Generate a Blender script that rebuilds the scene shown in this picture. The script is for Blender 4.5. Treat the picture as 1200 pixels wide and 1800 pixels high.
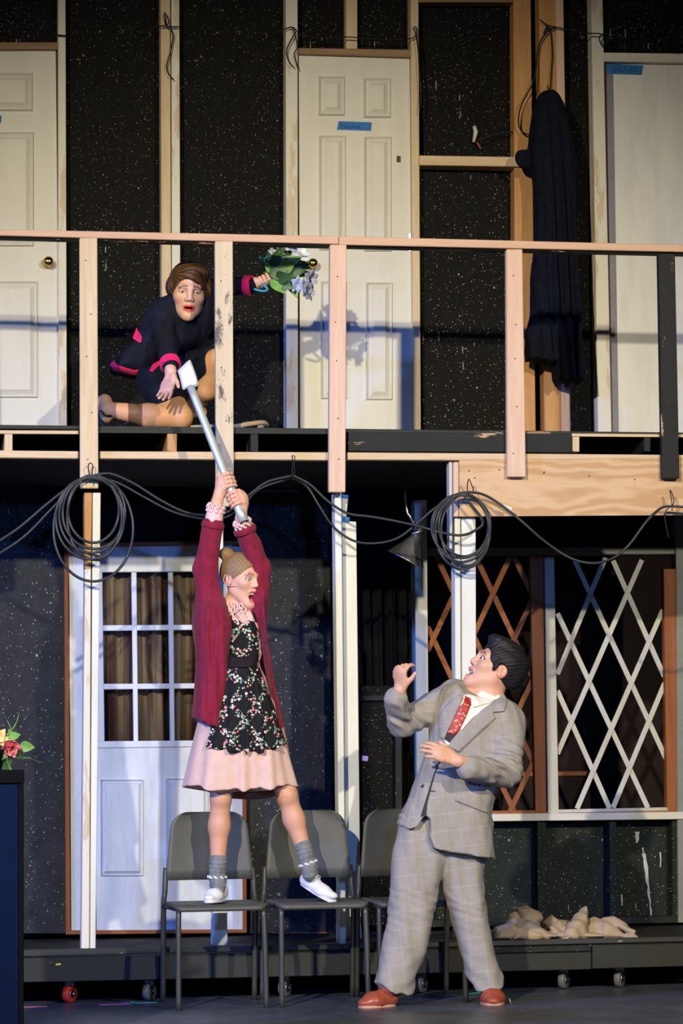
import bpy, bmesh, math, random
import numpy as np
from mathutils import Vector, Matrix
from mathutils.bvhtree import BVHTree
from mathutils.geometry import delaunay_2d_cdt

for o in list(bpy.data.objects): bpy.data.objects.remove(o)
scene = bpy.context.scene
COL = scene.collection
random.seed(7); RNG = np.random.RandomState(7)

# ------------------------------------------------------------------ camera
FPX = 4500.0                                   # focal length in pixels of the 1200x1800 frame
PSI, THE, ROLL = math.radians(10.2), math.radians(6.34), 0.0144
F0 = np.array([math.sin(PSI), math.cos(PSI), 0.0])
RT = np.array([math.cos(PSI), -math.sin(PSI), 0.0])
ZZ = np.array([0, 0, 1.0])
FW = math.cos(THE) * F0 + math.sin(THE) * ZZ
UP = -math.sin(THE) * F0 + math.cos(THE) * ZZ
CR = math.cos(ROLL) * RT - math.sin(ROLL) * UP
CU = math.sin(ROLL) * RT + math.cos(ROLL) * UP
CAMZ = 0.91
CAM = np.array([0, 0, CAMZ + 12 * math.sin(THE)]) - 12 * FW
cd = bpy.data.cameras.new('camera'); cam = bpy.data.objects.new('camera', cd); COL.objects.link(cam)
cd.sensor_fit = 'VERTICAL'; cd.sensor_height = 36.0; cd.lens = FPX / 1800 * 36; cd.clip_end = 200
cam.matrix_world = Matrix(((CR[0], CU[0], -FW[0], CAM[0]), (CR[1], CU[1], -FW[1], CAM[1]), (CR[2], CU[2], -FW[2], CAM[2]), (0, 0, 0, 1)))
scene.camera = cam

# ------------------------------------------------------------------ light
vs = scene.view_settings
vs.view_transform = 'Standard'; vs.look = 'None'; vs.gamma = 1.0; vs.exposure = 0.0; vs.use_curve_mapping = False
w = bpy.data.worlds.new('hall'); scene.world = w; w.use_nodes = True
w.node_tree.nodes['Background'].inputs[0].default_value = (0.30, 0.42, 0.9, 1)
w.node_tree.nodes['Background'].inputs[1].default_value = 0.02

def spot(name, loc, aim, energy, color, size, blend, radius=0.12):
    l = bpy.data.lights.new(name, 'SPOT'); l.energy = energy; l.color = color
    l.spot_size = math.radians(size); l.spot_blend = blend; l.shadow_soft_size = radius
    o = bpy.data.objects.new(name, l); COL.objects.link(o); o.location = loc
    o.rotation_euler = (Vector(aim) - Vector(loc)).to_track_quat('-Z', 'Y').to_euler()
    return o
spot('front_spotlight_warm', (-5.6, -12.0, 5.5), (-0.1, 0, 1.7), 6900, (1.0, 0.885, 0.66), 36, 0.95, 0.10)
spot('front_spotlight_white', (3.4, -12.5, 5.3), (0.1, 0, 1.5), 4200, (1.0, 0.90, 0.70), 36, 0.95, 0.10)
spot('side_spotlight_blue', (-11.0, -5.5, 5.2), (-0.3, 0, 1.0), 4800, (0.11, 0.26, 1.0), 32, 0.8, 0.16)
spot('low_spotlight_blue', (-1.0, -13.5, 2.9), (-0.4, 0, 1.4), 1800, (0.13, 0.31, 1.0), 22, 0.8, 0.16)

# ------------------------------------------------------------------ projection helpers (a pixel of the photo on a plane of the place)
def ray(px, py):
    return FW + (px - 600) / FPX * CR - (py - 900) / FPX * CU
def at(px, py, Y):
    d = ray(px, py); t = (Y - CAM[1]) / d[1]
    return CAM + t * d
def atz(px, py, Z):
    d = ray(px, py); t = (Z - CAM[2]) / d[2]
    return CAM + t * d
def pix(P):
    P = np.atleast_2d(P) - CAM
    z = P @ FW
    return np.stack([600 + FPX * (P @ CR) / z, 900 - FPX * (P @ CU) / z], 1)
def nrm(v):
    v = np.asarray(v, float); return v / (np.linalg.norm(v) + 1e-12)

# ------------------------------------------------------------------ object helpers
WL = {}                                        # world origin of every object
def thing(name, label, cat, loc, group=None, kind=None):
    o = bpy.data.objects.new(name, None); COL.objects.link(o)
    o.empty_display_size = 0.05
    o.location = Vector(loc); WL[o.name] = np.array(loc, float)
    tag(o, label, cat, group, kind)
    return o
def tag(o, label=None, cat=None, group=None, kind=None):
    if label: o['label'] = label
    if cat: o['category'] = cat
    if group: o['group'] = group
    if kind: o['kind'] = kind
    return o
def mk(name, V, Fc, mat, parent=None, smooth=False, col=None, label=None, cat=None, group=None, kind=None):
    V = np.asarray(V, float)
    c = (V.min(0) + V.max(0)) / 2
    me = bpy.data.meshes.new(name)
    L = V - c
    if isinstance(Fc, np.ndarray) and Fc.ndim == 2:
        n, k = Fc.shape
        me.vertices.add(len(L)); me.vertices.foreach_set('co', L.astype(np.float32).ravel())
        me.loops.add(n * k); me.loops.foreach_set('vertex_index', Fc.astype(np.int32).ravel())
        me.polygons.add(n); me.polygons.foreach_set('loop_start', np.arange(0, n * k, k, dtype=np.int32))
        me.update(calc_edges=True)
    else:
        me.from_pydata(L.tolist(), [], [list(map(int, f)) for f in Fc]); me.update()
    if smooth:
        me.polygons.foreach_set('use_smooth', np.ones(len(me.polygons), bool))
    if col is not None:
        a = me.color_attributes.new('Col', 'FLOAT_COLOR', 'POINT')
        c4 = np.ones((len(L), 4), np.float32); c4[:, :3] = col
        a.data.foreach_set('color', c4.ravel())
    if mat is not None: me.materials.append(mat)
    o = bpy.data.objects.new(name, me); COL.objects.link(o)
    WL[o.name] = c
    if parent is not None:
        o.parent = parent; o.location = Vector(c - WL[parent.name])
    else:
        o.location = Vector(c)
    tag(o, label, cat, group, kind)
    return o
def merge(parts):
    V, Fc, n = [], [], 0
    for v, f in parts:
        v = np.asarray(v, float); V.append(v)
        Fc += [[int(i) + n for i in q] for q in f]; n += len(v)
    return np.concatenate(V), Fc
def bevelled(V, Fc, off):
    bm = bmesh.new(); vs_ = [bm.verts.new(v) for v in V]
    for f in Fc: bm.faces.new([vs_[i] for i in f])
    bmesh.ops.recalc_face_normals(bm, faces=bm.faces)
    bmesh.ops.bevel(bm, geom=bm.edges[:], offset=off, segments=1, affect='EDGES', clamp_overlap=True)
    bm.verts.index_update()
    V2 = np.array([v.co[:] for v in bm.verts]); F2 = [[v.index for v in f.verts] for f in bm.faces]
    bm.free(); return V2, F2
def bx(x0, x1, y0, y1, z0, z1, b=0.0):
    V = np.array([(x, y, z) for z in (z0, z1) for y in (y0, y1) for x in (x0, x1)], float)
    Fc = [[0, 2, 3, 1], [4, 5, 7, 6], [0, 1, 5, 4], [2, 6, 7, 3], [0, 4, 6, 2], [1, 3, 7, 5]]
    return bevelled(V, Fc, b) if b else (V, Fc)
def prism(pts, depth, b=0.0, dirv=(0, 1, 0)):
    """closed polygon of 3-D points, extruded along dirv"""
    A = np.array(pts, float); B = A + np.array(dirv, float) * depth; n = len(A)
    V = np.concatenate([A, B])
    Fc = [list(range(n)), list(range(2 * n - 1, n - 1, -1))] + [[(i + 1) % n, i, n + i, n + (i + 1) % n] for i in range(n)]
    return bevelled(V, Fc, b) if b else (V, Fc)
def qp(poly, Y, depth, b=0.003):
    """board whose front outline is given in photo pixels on the plane Y"""
    return prism([at(x, y, Y) for x, y in poly], depth, b)
def rect(x0, x1, y0, y1):
    return [(x0, y0), (x1, y0), (x1, y1), (x0, y1)]
def tube(pts, r, seg=8, closed=False, cap=True):
    P = np.array(pts, float); n = len(P)
    rr = np.broadcast_to(np.asarray(r, float), (n,))
    T = np.zeros_like(P)
    if closed: T = np.roll(P, -1, 0) - np.roll(P, 1, 0)
    else:
        T[1:-1] = P[2:] - P[:-2]; T[0] = P[1] - P[0]; T[-1] = P[-1] - P[-2]
    T /= np.linalg.norm(T, axis=1)[:, None] + 1e-12
    N = np.cross(T[0], [0.3, 0.2, 0.93]); N = nrm(N)
    V = []
    for i in range(n):
        N = nrm(N - T[i] * (N @ T[i])); B = np.cross(T[i], N)
        for k in range(seg):
            a = 2 * math.pi * k / seg
            V.append(P[i] + rr[i] * (math.cos(a) * N + math.sin(a) * B))
    Fc = []
    m = n if closed else n - 1
    for i in range(m):
        j = (i + 1) % n
        for k in range(seg):
            l = (k + 1) % seg
            Fc.append([i * seg + k, i * seg + l, j * seg + l, j * seg + k])
    if cap and not closed:
        Fc.append(list(range(seg - 1, -1, -1))); Fc.append([(n - 1) * seg + k for k in range(seg)])
    return np.array(V), Fc
def lathe(profile, c, axis=(0, 0, 1), seg=24):
    """profile of (radius, height) along axis"""
    a = nrm(axis); u = nrm(np.cross(a, [0.31, 0.77, 0.2])); v = np.cross(a, u)
    V, Fc = [], []
    for r, h in profile:
        for k in range(seg):
            t = 2 * math.pi * k / seg
            V.append(np.array(c) + a * h + r * (math.cos(t) * u + math.sin(t) * v))
    for i in range(len(profile) - 1):
        for k in range(seg):
            l = (k + 1) % seg
            Fc.append([i * seg + k, i * seg + l, (i + 1) * seg + l, (i + 1) * seg + k])
    Fc.append(list(range(seg - 1, -1, -1))); Fc.append([(len(profile) - 1) * seg + k for k in range(seg)])
    return np.array(V), Fc
def spline(pts, n=8):
    """Catmull-Rom through the points"""
    P = np.array(pts, float); P = np.concatenate([[2 * P[0] - P[1]], P, [2 * P[-1] - P[-2]]])
    out = []
    for i in range(1, len(P) - 2):
        for k in range(n):
            t = k / n
            out.append(0.5 * ((2 * P[i]) + (-P[i-1] + P[i+1]) * t + (2*P[i-1] - 5*P[i] + 4*P[i+1] - P[i+2]) * t*t + (-P[i-1] + 3*P[i] - 3*P[i+1] + P[i+2]) * t**3))
    out.append(P[-2]); return np.array(out)

# ------------------------------------------------------------------ materials
class NT:
    def __init__(s, name, rough=0.6, metal=0.0, spec=0.4):
        s.m = bpy.data.materials.new(name); s.m.use_nodes = True
        s.t = s.m.node_tree; s.b = s.t.nodes['Principled BSDF']
        s.b.inputs['Roughness'].default_value = rough; s.b.inputs['Metallic'].default_value = metal
        s.b.inputs['Specular IOR Level'].default_value = spec
    def n(s, typ, out=0, props=None, **ins):
        nd = s.t.nodes.new(typ)
        for k, v in (props or {}).items(): setattr(nd, k, v)
        for k, v in ins.items():
            k2 = int(k[1:]) if k[0] == 'i' and k[1:].isdigit() else k.replace('_', ' ')
            s.set(nd.inputs[k2], v)
        return nd.outputs[out]
    def set(s, sock, v):
        if isinstance(v, bpy.types.NodeSocket): s.t.links.new(v, sock)
        else:
            if isinstance(v, tuple) and len(v) == 3 and sock.type == 'RGBA': v = (*v, 1)
            sock.default_value = v
    def co(s, scale=(1, 1, 1), loc=(0, 0, 0), rot=(0, 0, 0)):
        c = s.n('ShaderNodeTexCoord', 3)
        return s.n('ShaderNodeMapping', 0, None, Vector=c, Scale=scale, Location=loc, Rotation=rot)
    def math(s, op, a, b=0.0, clamp=False):
        return s.n('ShaderNodeMath', 0, {'operation': op, 'use_clamp': clamp}, i0=a, i1=b)
    def mix(s, f, a, b, bt='MIX'):
        nd = s.t.nodes.new('ShaderNodeMix'); nd.data_type = 'RGBA'; nd.blend_type = bt
        s.set(nd.inputs[0], f); s.set(nd.inputs[6], a); s.set(nd.inputs[7], b)
        return nd.outputs[2]
    def ramp(s, f, stops):
        nd = s.t.nodes.new('ShaderNodeValToRGB'); s.set(nd.inputs[0], f)
        e = nd.color_ramp.elements
        while len(e) < len(stops): e.new(0.5)
        for k, (p, c) in enumerate(stops):
            e[k].position = p; e[k].color = (*c, 1) if isinstance(c, tuple) else (c, c, c, 1)
        return nd.outputs[0]
    def noise(s, vec, scale, detail=4, rough=0.6, dist=0.0, out=0):
        return s.n('ShaderNodeTexNoise', out, None, Vector=vec, Scale=scale, Detail=detail, Roughness=rough, Distortion=dist)
    def bump(s, h, strength=0.3, dist=0.002):
        s.set(s.b.inputs['Normal'], s.n('ShaderNodeBump', 0, None, Height=h, Strength=strength, Distance=dist))
    def base(s, c): s.set(s.b.inputs['Base Color'], c); return s
MATS = {}
def plain(name, c, rough=0.6, metal=0.0, var=0.12, scale=14.0, bump=0.0, spec=0.4):
    t = NT(name, rough, metal, spec); v = t.co()
    n = t.noise(v, scale, 5)
    f = t.ramp(n, [(0.3, 0.0), (0.7, 1.0)])
    t.base(t.mix(f, tuple(x * (1 - var) for x in c), tuple(min(1, x * (1 + var)) for x in c)))
    if bump: t.bump(n, bump, 0.004)
    MATS[name] = t.m; return t.m
def cloth(name, c, c2=None, weave=900.0, rough=0.9, var=0.2):
    dark = max(c) < 0.06
    t = NT(name, rough, 0, 0.2); v = t.co()
    n = t.noise(v, 25, 4); w_ = t.noise(v, weave, 1)
    c2 = c2 or tuple(x * (1 - var) for x in c)
    t.base(t.mix(t.ramp(n, [(0.3, 0.0), (0.7, 1.0)]), c, c2)); t.bump(w_, 0.25, 0.001)
    t.b.inputs['Sheen Weight'].default_value = 0.0 if dark else 0.08
    if dark: t.b.inputs['Specular IOR Level'].default_value = 0.08
    MATS[name] = t.m; return t.m
def speckle(name, c=(0.014, 0.014, 0.013), s=(0.42, 0.42, 0.34), dens=0.5, scale=52.0, streak=True, rough=0.7):
    """black painted board with spattered light paint"""
    t = NT(name, rough, 0, 0.12); v = t.co()
    wob = t.n('ShaderNodeVectorMath', 0, {'operation': 'ADD'}, i0=t.co((1, 0.3, 0.8)), i1=t.n('ShaderNodeVectorMath', 0, {'operation': 'SCALE'}, i0=t.noise(v, 160, 2, out=1), Scale=0.006))
    spot_ = None
    for sc_, pw, rd, lo in ((scale * 2.8, 2.3, 0.36, 0.38), (scale * 1.15, 9.0, 0.30, 0.48)):
        vo = t.t.nodes.new('ShaderNodeTexVoronoi'); t.set(vo.inputs['Vector'], wob); vo.inputs['Scale'].default_value = sc_
        sp_ = t.t.nodes.new('ShaderNodeSeparateColor'); t.set(sp_.inputs[0], vo.outputs['Color'])
        rad = t.math('MULTIPLY', t.math('POWER', sp_.outputs[0], pw), rd)
        one = t.math('MULTIPLY', t.math('LESS_THAN', vo.outputs['Distance'], rad), t.math('MULTIPLY', sp_.outputs[1], sp_.outputs[1]))
        mask = t.ramp(t.noise(v, 2.6 if spot_ is None else 4.0, 5, 0.7), [(lo - dens * 0.16, 0.0), (lo + 0.30 - dens * 0.12, 1.0)])
        one = t.math('MULTIPLY', one, mask)
        spot_ = one if spot_ is None else t.math('MAXIMUM', spot_, one)
    if streak:
        v2 = t.t.nodes.new('ShaderNodeTexVoronoi'); t.set(v2.inputs['Vector'], t.co((1, 0.3, 0.16), (3, 1, 2), (0, 0.12, 0))); v2.inputs['Scale'].default_value = 48
        s2 = t.n('ShaderNodeSeparateColor', 0, None, Color=v2.outputs['Color'])
        st = t.math('LESS_THAN', v2.outputs['Distance'], t.math('MULTIPLY', t.math('POWER', s2, 14.0), 0.30))
        m2 = t.ramp(t.noise(v, 1.7, 3), [(0.52, 0.0), (0.66, 0.7)])
        spot_ = t.math('MAXIMUM', spot_, t.math('MULTIPLY', st, m2))
    grime = t.noise(v, 9, 6, 0.7)
    basec = t.mix(t.ramp(grime, [(0.35, 0.0), (0.75, 1.0)]), c, tuple(x * 1.7 for x in c))
    t.base(t.mix(spot_, basec, s)); t.bump(grime, 0.2, 0.003)
    MATS[name] = t.m; return t.m
def wood(name, a, b, axis='z', rough=0.65, smear=0.0, smearc=(0.02, 0.025, 0.025), knots=True, paint=None, pamt=0.5):
    """sawn pine with grain along one axis, knots, dents and smears of old paint"""
    t = NT(name, rough, 0, 0.3)
    k = {'z': (14, 14, 0.9), 'x': (0.9, 14, 14), 'y': (14, 0.9, 14)}[axis]
    rnd = t.n('ShaderNodeObjectInfo', 5)
    off = t.n('ShaderNodeCombineXYZ', 0, None, X=t.math('MULTIPLY', rnd, 13.0), Y=t.math('MULTIPLY', rnd, 7.0), Z=t.math('MULTIPLY', rnd, 5.0))
    v = t.n('ShaderNodeVectorMath', 0, {'operation': 'ADD'}, i0=t.n('ShaderNodeTexCoord', 3), i1=off)
    vm = t.n('ShaderNodeMapping', 0, None, Vector=v, Scale=k)
    g = t.noise(vm, 2.2, 6, 0.65, 0.6); g2 = t.noise(vm, 9.0, 3, 0.6)
    c = t.mix(t.ramp(g, [(0.3, 0.0), (0.72, 1.0)]), a, b)
    c = t.mix(t.math('MULTIPLY', t.ramp(g2, [(0.55, 0.0), (0.7, 1.0)]), 0.25), c, tuple(x * 0.6 for x in b))
    if knots:
        vo = t.t.nodes.new('ShaderNodeTexVoronoi'); vo.inputs['Scale'].default_value = 5.0
        sc = {'z': (1, 0.4, 0.55), 'x': (0.55, 0.4, 1), 'y': (1, 0.55, 0.4)}[axis]
        t.set(vo.inputs['Vector'], t.n('ShaderNodeMapping', 0, None, Vector=v, Scale=sc))
        sep = t.n('ShaderNodeSeparateColor', 1, None, Color=vo.outputs['Color'])
        kn = t.math('LESS_THAN', vo.outputs['Distance'], t.math('MULTIPLY', t.math('POWER', sep, 4.0), 0.06))
        c = t.mix(t.math('MULTIPLY', kn, 0.75), c, (0.16, 0.075, 0.03))
    if paint:
        pn = t.noise(t.n('ShaderNodeMapping', 0, None, Vector=v, Scale={'z': (6, 6, 1.2), 'x': (1.2, 6, 6), 'y': (6, 1.2, 6)}[axis]), 2.0, 7, 0.7)
        c = t.mix(t.ramp(pn, [(0.30 + pamt * 0.33, 1.0), (0.33 + pamt * 0.33, 0.0)]), c, paint)
    if smear:
        sn = t.noise(t.n('ShaderNodeMapping', 0, None, Vector=v, Scale=(5, 5, 2)), 2.4, 8, 0.75)
        c = t.mix(t.ramp(sn, [(0.72 - smear * 0.2, 0.0), (0.78 - smear * 0.2, 0.9)]), c, smearc)
    t.base(c); t.bump(g2, 0.25, 0.002)
    MATS[name] = t.m; return t.m
def painted(name, c, dirt=(0.25, 0.24, 0.2), amt=0.35, rough=0.55, chips=0.15, chipc=(0.03, 0.03, 0.03), axis='z'):
    """brushed old paint with scuffs and chips"""
    t = NT(name, rough, 0, 0.35); sc = {'z': (5, 5, 1), 'x': (1, 5, 5)}[axis]
    rnd = t.n('ShaderNodeObjectInfo', 5)
    off = t.n('ShaderNodeCombineXYZ', 0, None, X=t.math('MULTIPLY', rnd, 13.0), Y=t.math('MULTIPLY', rnd, 7.0), Z=t.math('MULTIPLY', rnd, 5.0))
    v = t.n('ShaderNodeVectorMath', 0, {'operation': 'ADD'}, i0=t.n('ShaderNodeTexCoord', 3), i1=off)
    vm = t.n('ShaderNodeMapping', 0, None, Vector=v, Scale=sc)
    n = t.noise(vm, 2.0, 7, 0.65); n2 = t.noise(vm, 7.0, 6, 0.7)
    col = t.mix(t.math('MULTIPLY', t.ramp(n, [(0.4, 0.0), (0.75, 1.0)]), amt), c, dirt)
    col = t.mix(t.ramp(n2, [(0.80 - chips * 0.35, 0.0), (0.82 - chips * 0.35, 1.0)]), col, chipc)
    t.base(col); t.bump(n, 0.15, 0.002)
    MATS[name] = t.m; return t.m
def vcol(name, rough=0.5, spec=0.35, sss=0.0, sheen=0.0, bumps=0.0, bscale=300):
    t = NT(name, rough, 0, spec)
    a = t.n('ShaderNodeAttribute', 0, {'attribute_name': 'Col'})
    t.base(a)
    if sss:
        t.b.inputs['Subsurface Weight'].default_value = sss
        t.b.inputs['Subsurface Radius'].default_value = (0.012, 0.005, 0.003); t.b.inputs['Subsurface Scale'].default_value = 0.6
    if sheen: t.b.inputs['Sheen Weight'].default_value = sheen
    if bumps: t.bump(t.noise(t.co(), bscale, 2), bumps, 0.001)
    MATS[name] = t.m; return t.m
# ------------------------------------------------------------------ material library
speckle('black_flat', (0.0025, 0.0025, 0.0022), dens=0.45)
speckle('black_flat_dense', (0.003, 0.003, 0.0026), dens=1.0, scale=50)
speckle('grey_flat', (0.020, 0.022, 0.026), (0.55, 0.55, 0.52), dens=0.55, scale=40)
speckle('green_black_flat', (0.012, 0.016, 0.012), (0.40, 0.42, 0.33), dens=0.85, scale=44)
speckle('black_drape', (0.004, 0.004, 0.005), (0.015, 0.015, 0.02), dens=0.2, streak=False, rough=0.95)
speckle('platform_black', (0.016, 0.017, 0.016), (0.32, 0.30, 0.26), dens=0.5, scale=30)
wood('pine_pale_v', (0.62, 0.50, 0.33), (0.50, 0.37, 0.22), 'z', smear=0.12)
wood('pine_pale_h', (0.62, 0.48, 0.31), (0.50, 0.36, 0.21), 'x', smear=0.10)
wood('pine_pink_v', (0.66, 0.47, 0.36), (0.56, 0.37, 0.26), 'z', smear=0.06)
wood('pine_pink_h', (0.62, 0.42, 0.30), (0.52, 0.32, 0.21), 'x', smear=0.05)
wood('pine_orange_v', (0.52, 0.28, 0.11), (0.40, 0.19, 0.065), 'z', smear=0.22, smearc=(0.03, 0.02, 0.015))
wood('pine_smeared_v', (0.64, 0.54, 0.40), (0.52, 0.42, 0.28), 'z', smear=0.9, smearc=(0.07, 0.06, 0.06))
wood('pine_white_v', (0.58, 0.50, 0.38), (0.48, 0.38, 0.26), 'z', smear=0.2, paint=(0.62, 0.60, 0.52), pamt=0.75)
wood('pine_black_v', (0.50, 0.34, 0.2), (0.4, 0.25, 0.14), 'z', smear=0.0, paint=(0.009, 0.010, 0.011), pamt=0.88)
wood('pine_black_h', (0.50, 0.34, 0.2), (0.4, 0.25, 0.14), 'x', smear=0.0, paint=(0.007, 0.009, 0.009), pamt=0.84)
wood('stage_dark_h', (0.33, 0.22, 0.12), (0.25, 0.15, 0.08), 'x', smear=0.0, knots=False, paint=(0.019, 0.021, 0.018), pamt=1.0)
wood('stained_brown_v', (0.30, 0.105, 0.035), (0.20, 0.06, 0.02), 'z', knots=False)
wood('stained_brown_h', (0.30, 0.105, 0.035), (0.20, 0.06, 0.02), 'x', knots=False)
wood('header_brown_h', (0.30, 0.20, 0.11), (0.2, 0.12, 0.06), 'x', knots=False)
painted('white_post', (0.66, 0.67, 0.60), (0.38, 0.38, 0.34), 0.35, chips=0.22)
painted('worn_edge', (0.020, 0.022, 0.020), (0.05, 0.05, 0.045), 0.5, chips=0.42, chipc=(0.40, 0.38, 0.34), axis='x')
painted('white_sill', (0.62, 0.60, 0.52), (0.30, 0.26, 0.2), 0.4, chips=0.25, axis='x')
painted('grey_beam', (0.22, 0.22, 0.20), (0.10, 0.10, 0.09), 0.4, axis='x')
painted('lattice_white', (0.50, 0.49, 0.42), (0.30, 0.27, 0.22), 0.5, chips=0.1)
painted('door_cream', (0.60, 0.59, 0.52), (0.48, 0.46, 0.39), 0.35, chips=0.0)
painted('door_white', (0.66, 0.66, 0.64), (0.45, 0.46, 0.47), 0.6, chips=0.0)
painted('door_pale_blue', (0.62, 0.66, 0.72), (0.36, 0.41, 0.50), 0.75, chips=0.06, chipc=(0.3, 0.33, 0.38))
plain('red_primer', (0.10, 0.035, 0.025), 0.7)
plain('masking_grey', (0.20, 0.20, 0.25), 0.8)
plain('tape_blue', (0.012, 0.13, 0.40), 0.6)
plain('ink', (0.01, 0.03, 0.09), 0.7)
plain('tape_pink', (0.85, 0.16, 0.40), 0.6)
plain('tape_green', (0.05, 0.55, 0.32), 0.6)
plain('tape_lilac', (0.60, 0.38, 0.62), 0.6)
plain('tape_yellow', (0.8, 0.62, 0.03), 0.6)
plain('brass', (0.72, 0.50, 0.16), 0.18, 1.0, 0.03)
plain('steel', (0.55, 0.55, 0.55), 0.25, 1.0, 0.05)
plain('chrome_dark', (0.42, 0.40, 0.34), 0.12, 1.0, 0.05)
plain('rubber_black', (0.020, 0.022, 0.026), 0.42, 0.0, 0.2)
plain('string_black', (0.010, 0.010, 0.012), 0.8)
plain('screw_dark', (0.05, 0.035, 0.03), 0.6)
plain('caster_red', (0.45, 0.03, 0.02), 0.5)
plain('caster_grey', (0.10, 0.10, 0.10), 0.4)
plain('dark_inside', (0.010, 0.009, 0.009), 0.9)
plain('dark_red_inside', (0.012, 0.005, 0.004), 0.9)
def m_plywood():
    t = NT('plywood', 0.6, 0, 0.3)
    v = t.co((0.8, 1, 3.0))
    d = t.noise(v, 1.6, 3, 0.5)
    wv = t.t.nodes.new('ShaderNodeTexWave'); wv.wave_type = 'BANDS'; wv.bands_direction = 'Z'
    v2 = t.n('ShaderNodeVectorMath', 0, {'operation': 'ADD'}, i0=v, i1=t.n('ShaderNodeCombineXYZ', 0, None, Z=t.math('MULTIPLY', d, 1.5)))
    t.set(wv.inputs['Vector'], v2); wv.inputs['Scale'].default_value = 1.5; wv.inputs['Distortion'].default_value = 3.0; wv.inputs['Detail'].default_value = 4
    wv.inputs['Detail Roughness'].default_value = 0.6
    n = t.noise(t.co((1, 1, 12)), 9, 5)
    c = t.mix(t.ramp(wv.outputs['Fac'], [(0.1, 0.0), (0.95, 1.0)]), (0.47, 0.285, 0.14), (0.60, 0.41, 0.24))
    t.base(t.mix(t.math('MULTIPLY', n, 0.35), c, (0.38, 0.22, 0.10))); MATS['plywood'] = t.m
m_plywood()
def m_floor():
    t = NT('stage_floor', 0.32, 0, 0.5); v = t.co()
    n = t.noise(v, 3.0, 7, 0.7); n2 = t.noise(t.co((1, 6, 1)), 10, 5, 0.7)
    t.base(t.mix(t.ramp(n, [(0.35, 0.0), (0.7, 1.0)]), (0.034, 0.042, 0.058), (0.082, 0.095, 0.120)))
    t.set(t.b.inputs['Roughness'], t.ramp(n2, [(0.3, 0.28), (0.7, 0.5)])); t.bump(n2, 0.06, 0.002)
    MATS['stage_floor'] = t.m
m_floor()
def m_glass():
    t = NT('pane_glass', 0.05); g = t.t.nodes.new('ShaderNodeBsdfGlossy'); g.inputs['Roughness'].default_value = 0.05
    tr = t.t.nodes.new('ShaderNodeBsdfTransparent'); tr.inputs[0].default_value = (0.93, 0.95, 0.96, 1)
    mx = t.t.nodes.new('ShaderNodeMixShader'); mx.inputs[0].default_value = 0.05
    t.t.links.new(tr.outputs[0], mx.inputs[1]); t.t.links.new(g.outputs[0], mx.inputs[2])
    t.t.links.new(mx.outputs[0], t.t.nodes['Material Output'].inputs[0]); t.t.nodes.remove(t.b); MATS['pane_glass'] = t.m
m_glass()
def m_curtain():
    t = NT('curtain_brown', 0.85, 0, 0.2)
    n = t.noise(t.co((6, 6, 0.3)), 2.0, 4); f = t.noise(t.co(), 120, 2)
    t.base(t.mix(t.ramp(n, [(0.44, 0.0), (0.60, 1.0)]), (0.045, 0.015, 0.009), (0.27, 0.19, 0.115))); t.bump(f, 0.2, 0.001)
    MATS['curtain_brown'] = t.m
m_curtain()
MT = MATS

# ------------------------------------------------------------------ structure: stage floor and rear
YU, YUP, YL, YLP = 1.20, 1.29, 1.45, 1.53      # studs and panels, upstairs and downstairs
ZD = 2.63                                      # balcony deck
mk('floor', *bx(-6, 6, -6, 6, -0.1, 0.0), MT['stage_floor'], label='dark blue-black glossy stage floor', cat='floor', kind='structure')
mk('wall_back', *bx(-6, 6, 3.2, 3.3, 0, 7.0), MT['black_drape'], label='black wall far behind the set', cat='wall', kind='structure')
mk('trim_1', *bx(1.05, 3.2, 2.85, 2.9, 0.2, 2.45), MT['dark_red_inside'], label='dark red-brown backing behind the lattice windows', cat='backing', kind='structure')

# upper wall: Empty with panels and studs
wu = thing('wall_upper', 'black speckled upper wall of flats with pale wooden studs', 'wall', at(600, 760, YUP), kind='structure')
for (x0, x1, x2, x3, y0, y1, m) in [
        (-20, 104, -20, 118, -60, 80, 'black_flat'), (110, 292, 124, 302, -60, 820, 'black_flat'), (308, 512, 310, 514, -60, 820, 'black_flat'),
        (515, 612, 515, 612, -60, 92, 'black_flat'), (622, 730, 622, 730, -60, 92, 'black_flat'),
        (728, 915, 745, 918, -60, 282, 'black_flat'), (735, 915, 745, 918, 285, 820, 'black_flat_dense'),
        (925, 955, 925, 960, -60, 820, 'black_drape'), (980, 1050, 990, 1072, -60, 820, 'black_flat'), (1050, 1260, 1050, 1260, -60, 100, 'black_flat')]:
    mk('panel', *qp([(x0, y0), (x1, y0), (x3, y1), (x2, y1)], YUP, 0.02, 0.002), MT[m], wu)
for (t0, t1, b0, b1, y0, y1, m, dy) in [
        (102, 115, 103, 118, -60, 820, 'pine_white_v', 0), (282, 299, 285, 302, -60, 820, 'pine_pale_v', 0), (301, 315, 303, 318, -60, 820, 'pine_white_v', 0),
        (502, 523, 503, 524, -60, 820, 'pine_white_v', 0), (608, 628, 608, 628, -60, 86, 'pine_pale_v', 0.02),
        (721, 735, 727, 740, -60, 820, 'pine_pale_v', 0), (902, 932, 906, 942, -60, 820, 'pine_orange_v', 0),
        (946, 975, 958, 988, -60, 820, 'pine_orange_v', -0.02), (975, 989, 988, 1004, -60, 820, 'pine_pink_v', -0.02),
        (1038, 1058, 1052, 1076, -60, 820, 'pine_white_v', 0)]:
    mk('stud', *qp([(t0, y0), (t1, y0), (b1, y1), (b0, y1)], YU + dy, 0.089), MT[m], wu)
mk('crosspiece', *qp([(737, 273), (916, 276), (916, 293), (737, 290)], YU - 0.02, 0.10), MT['pine_pale_h'], wu, label='short pale crosspiece at mid height')
mk('header', *qp([(-20, 74), (103, 74), (103, 87), (-20, 87)], YU, 0.08), MT['header_brown_h'], wu)
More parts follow.
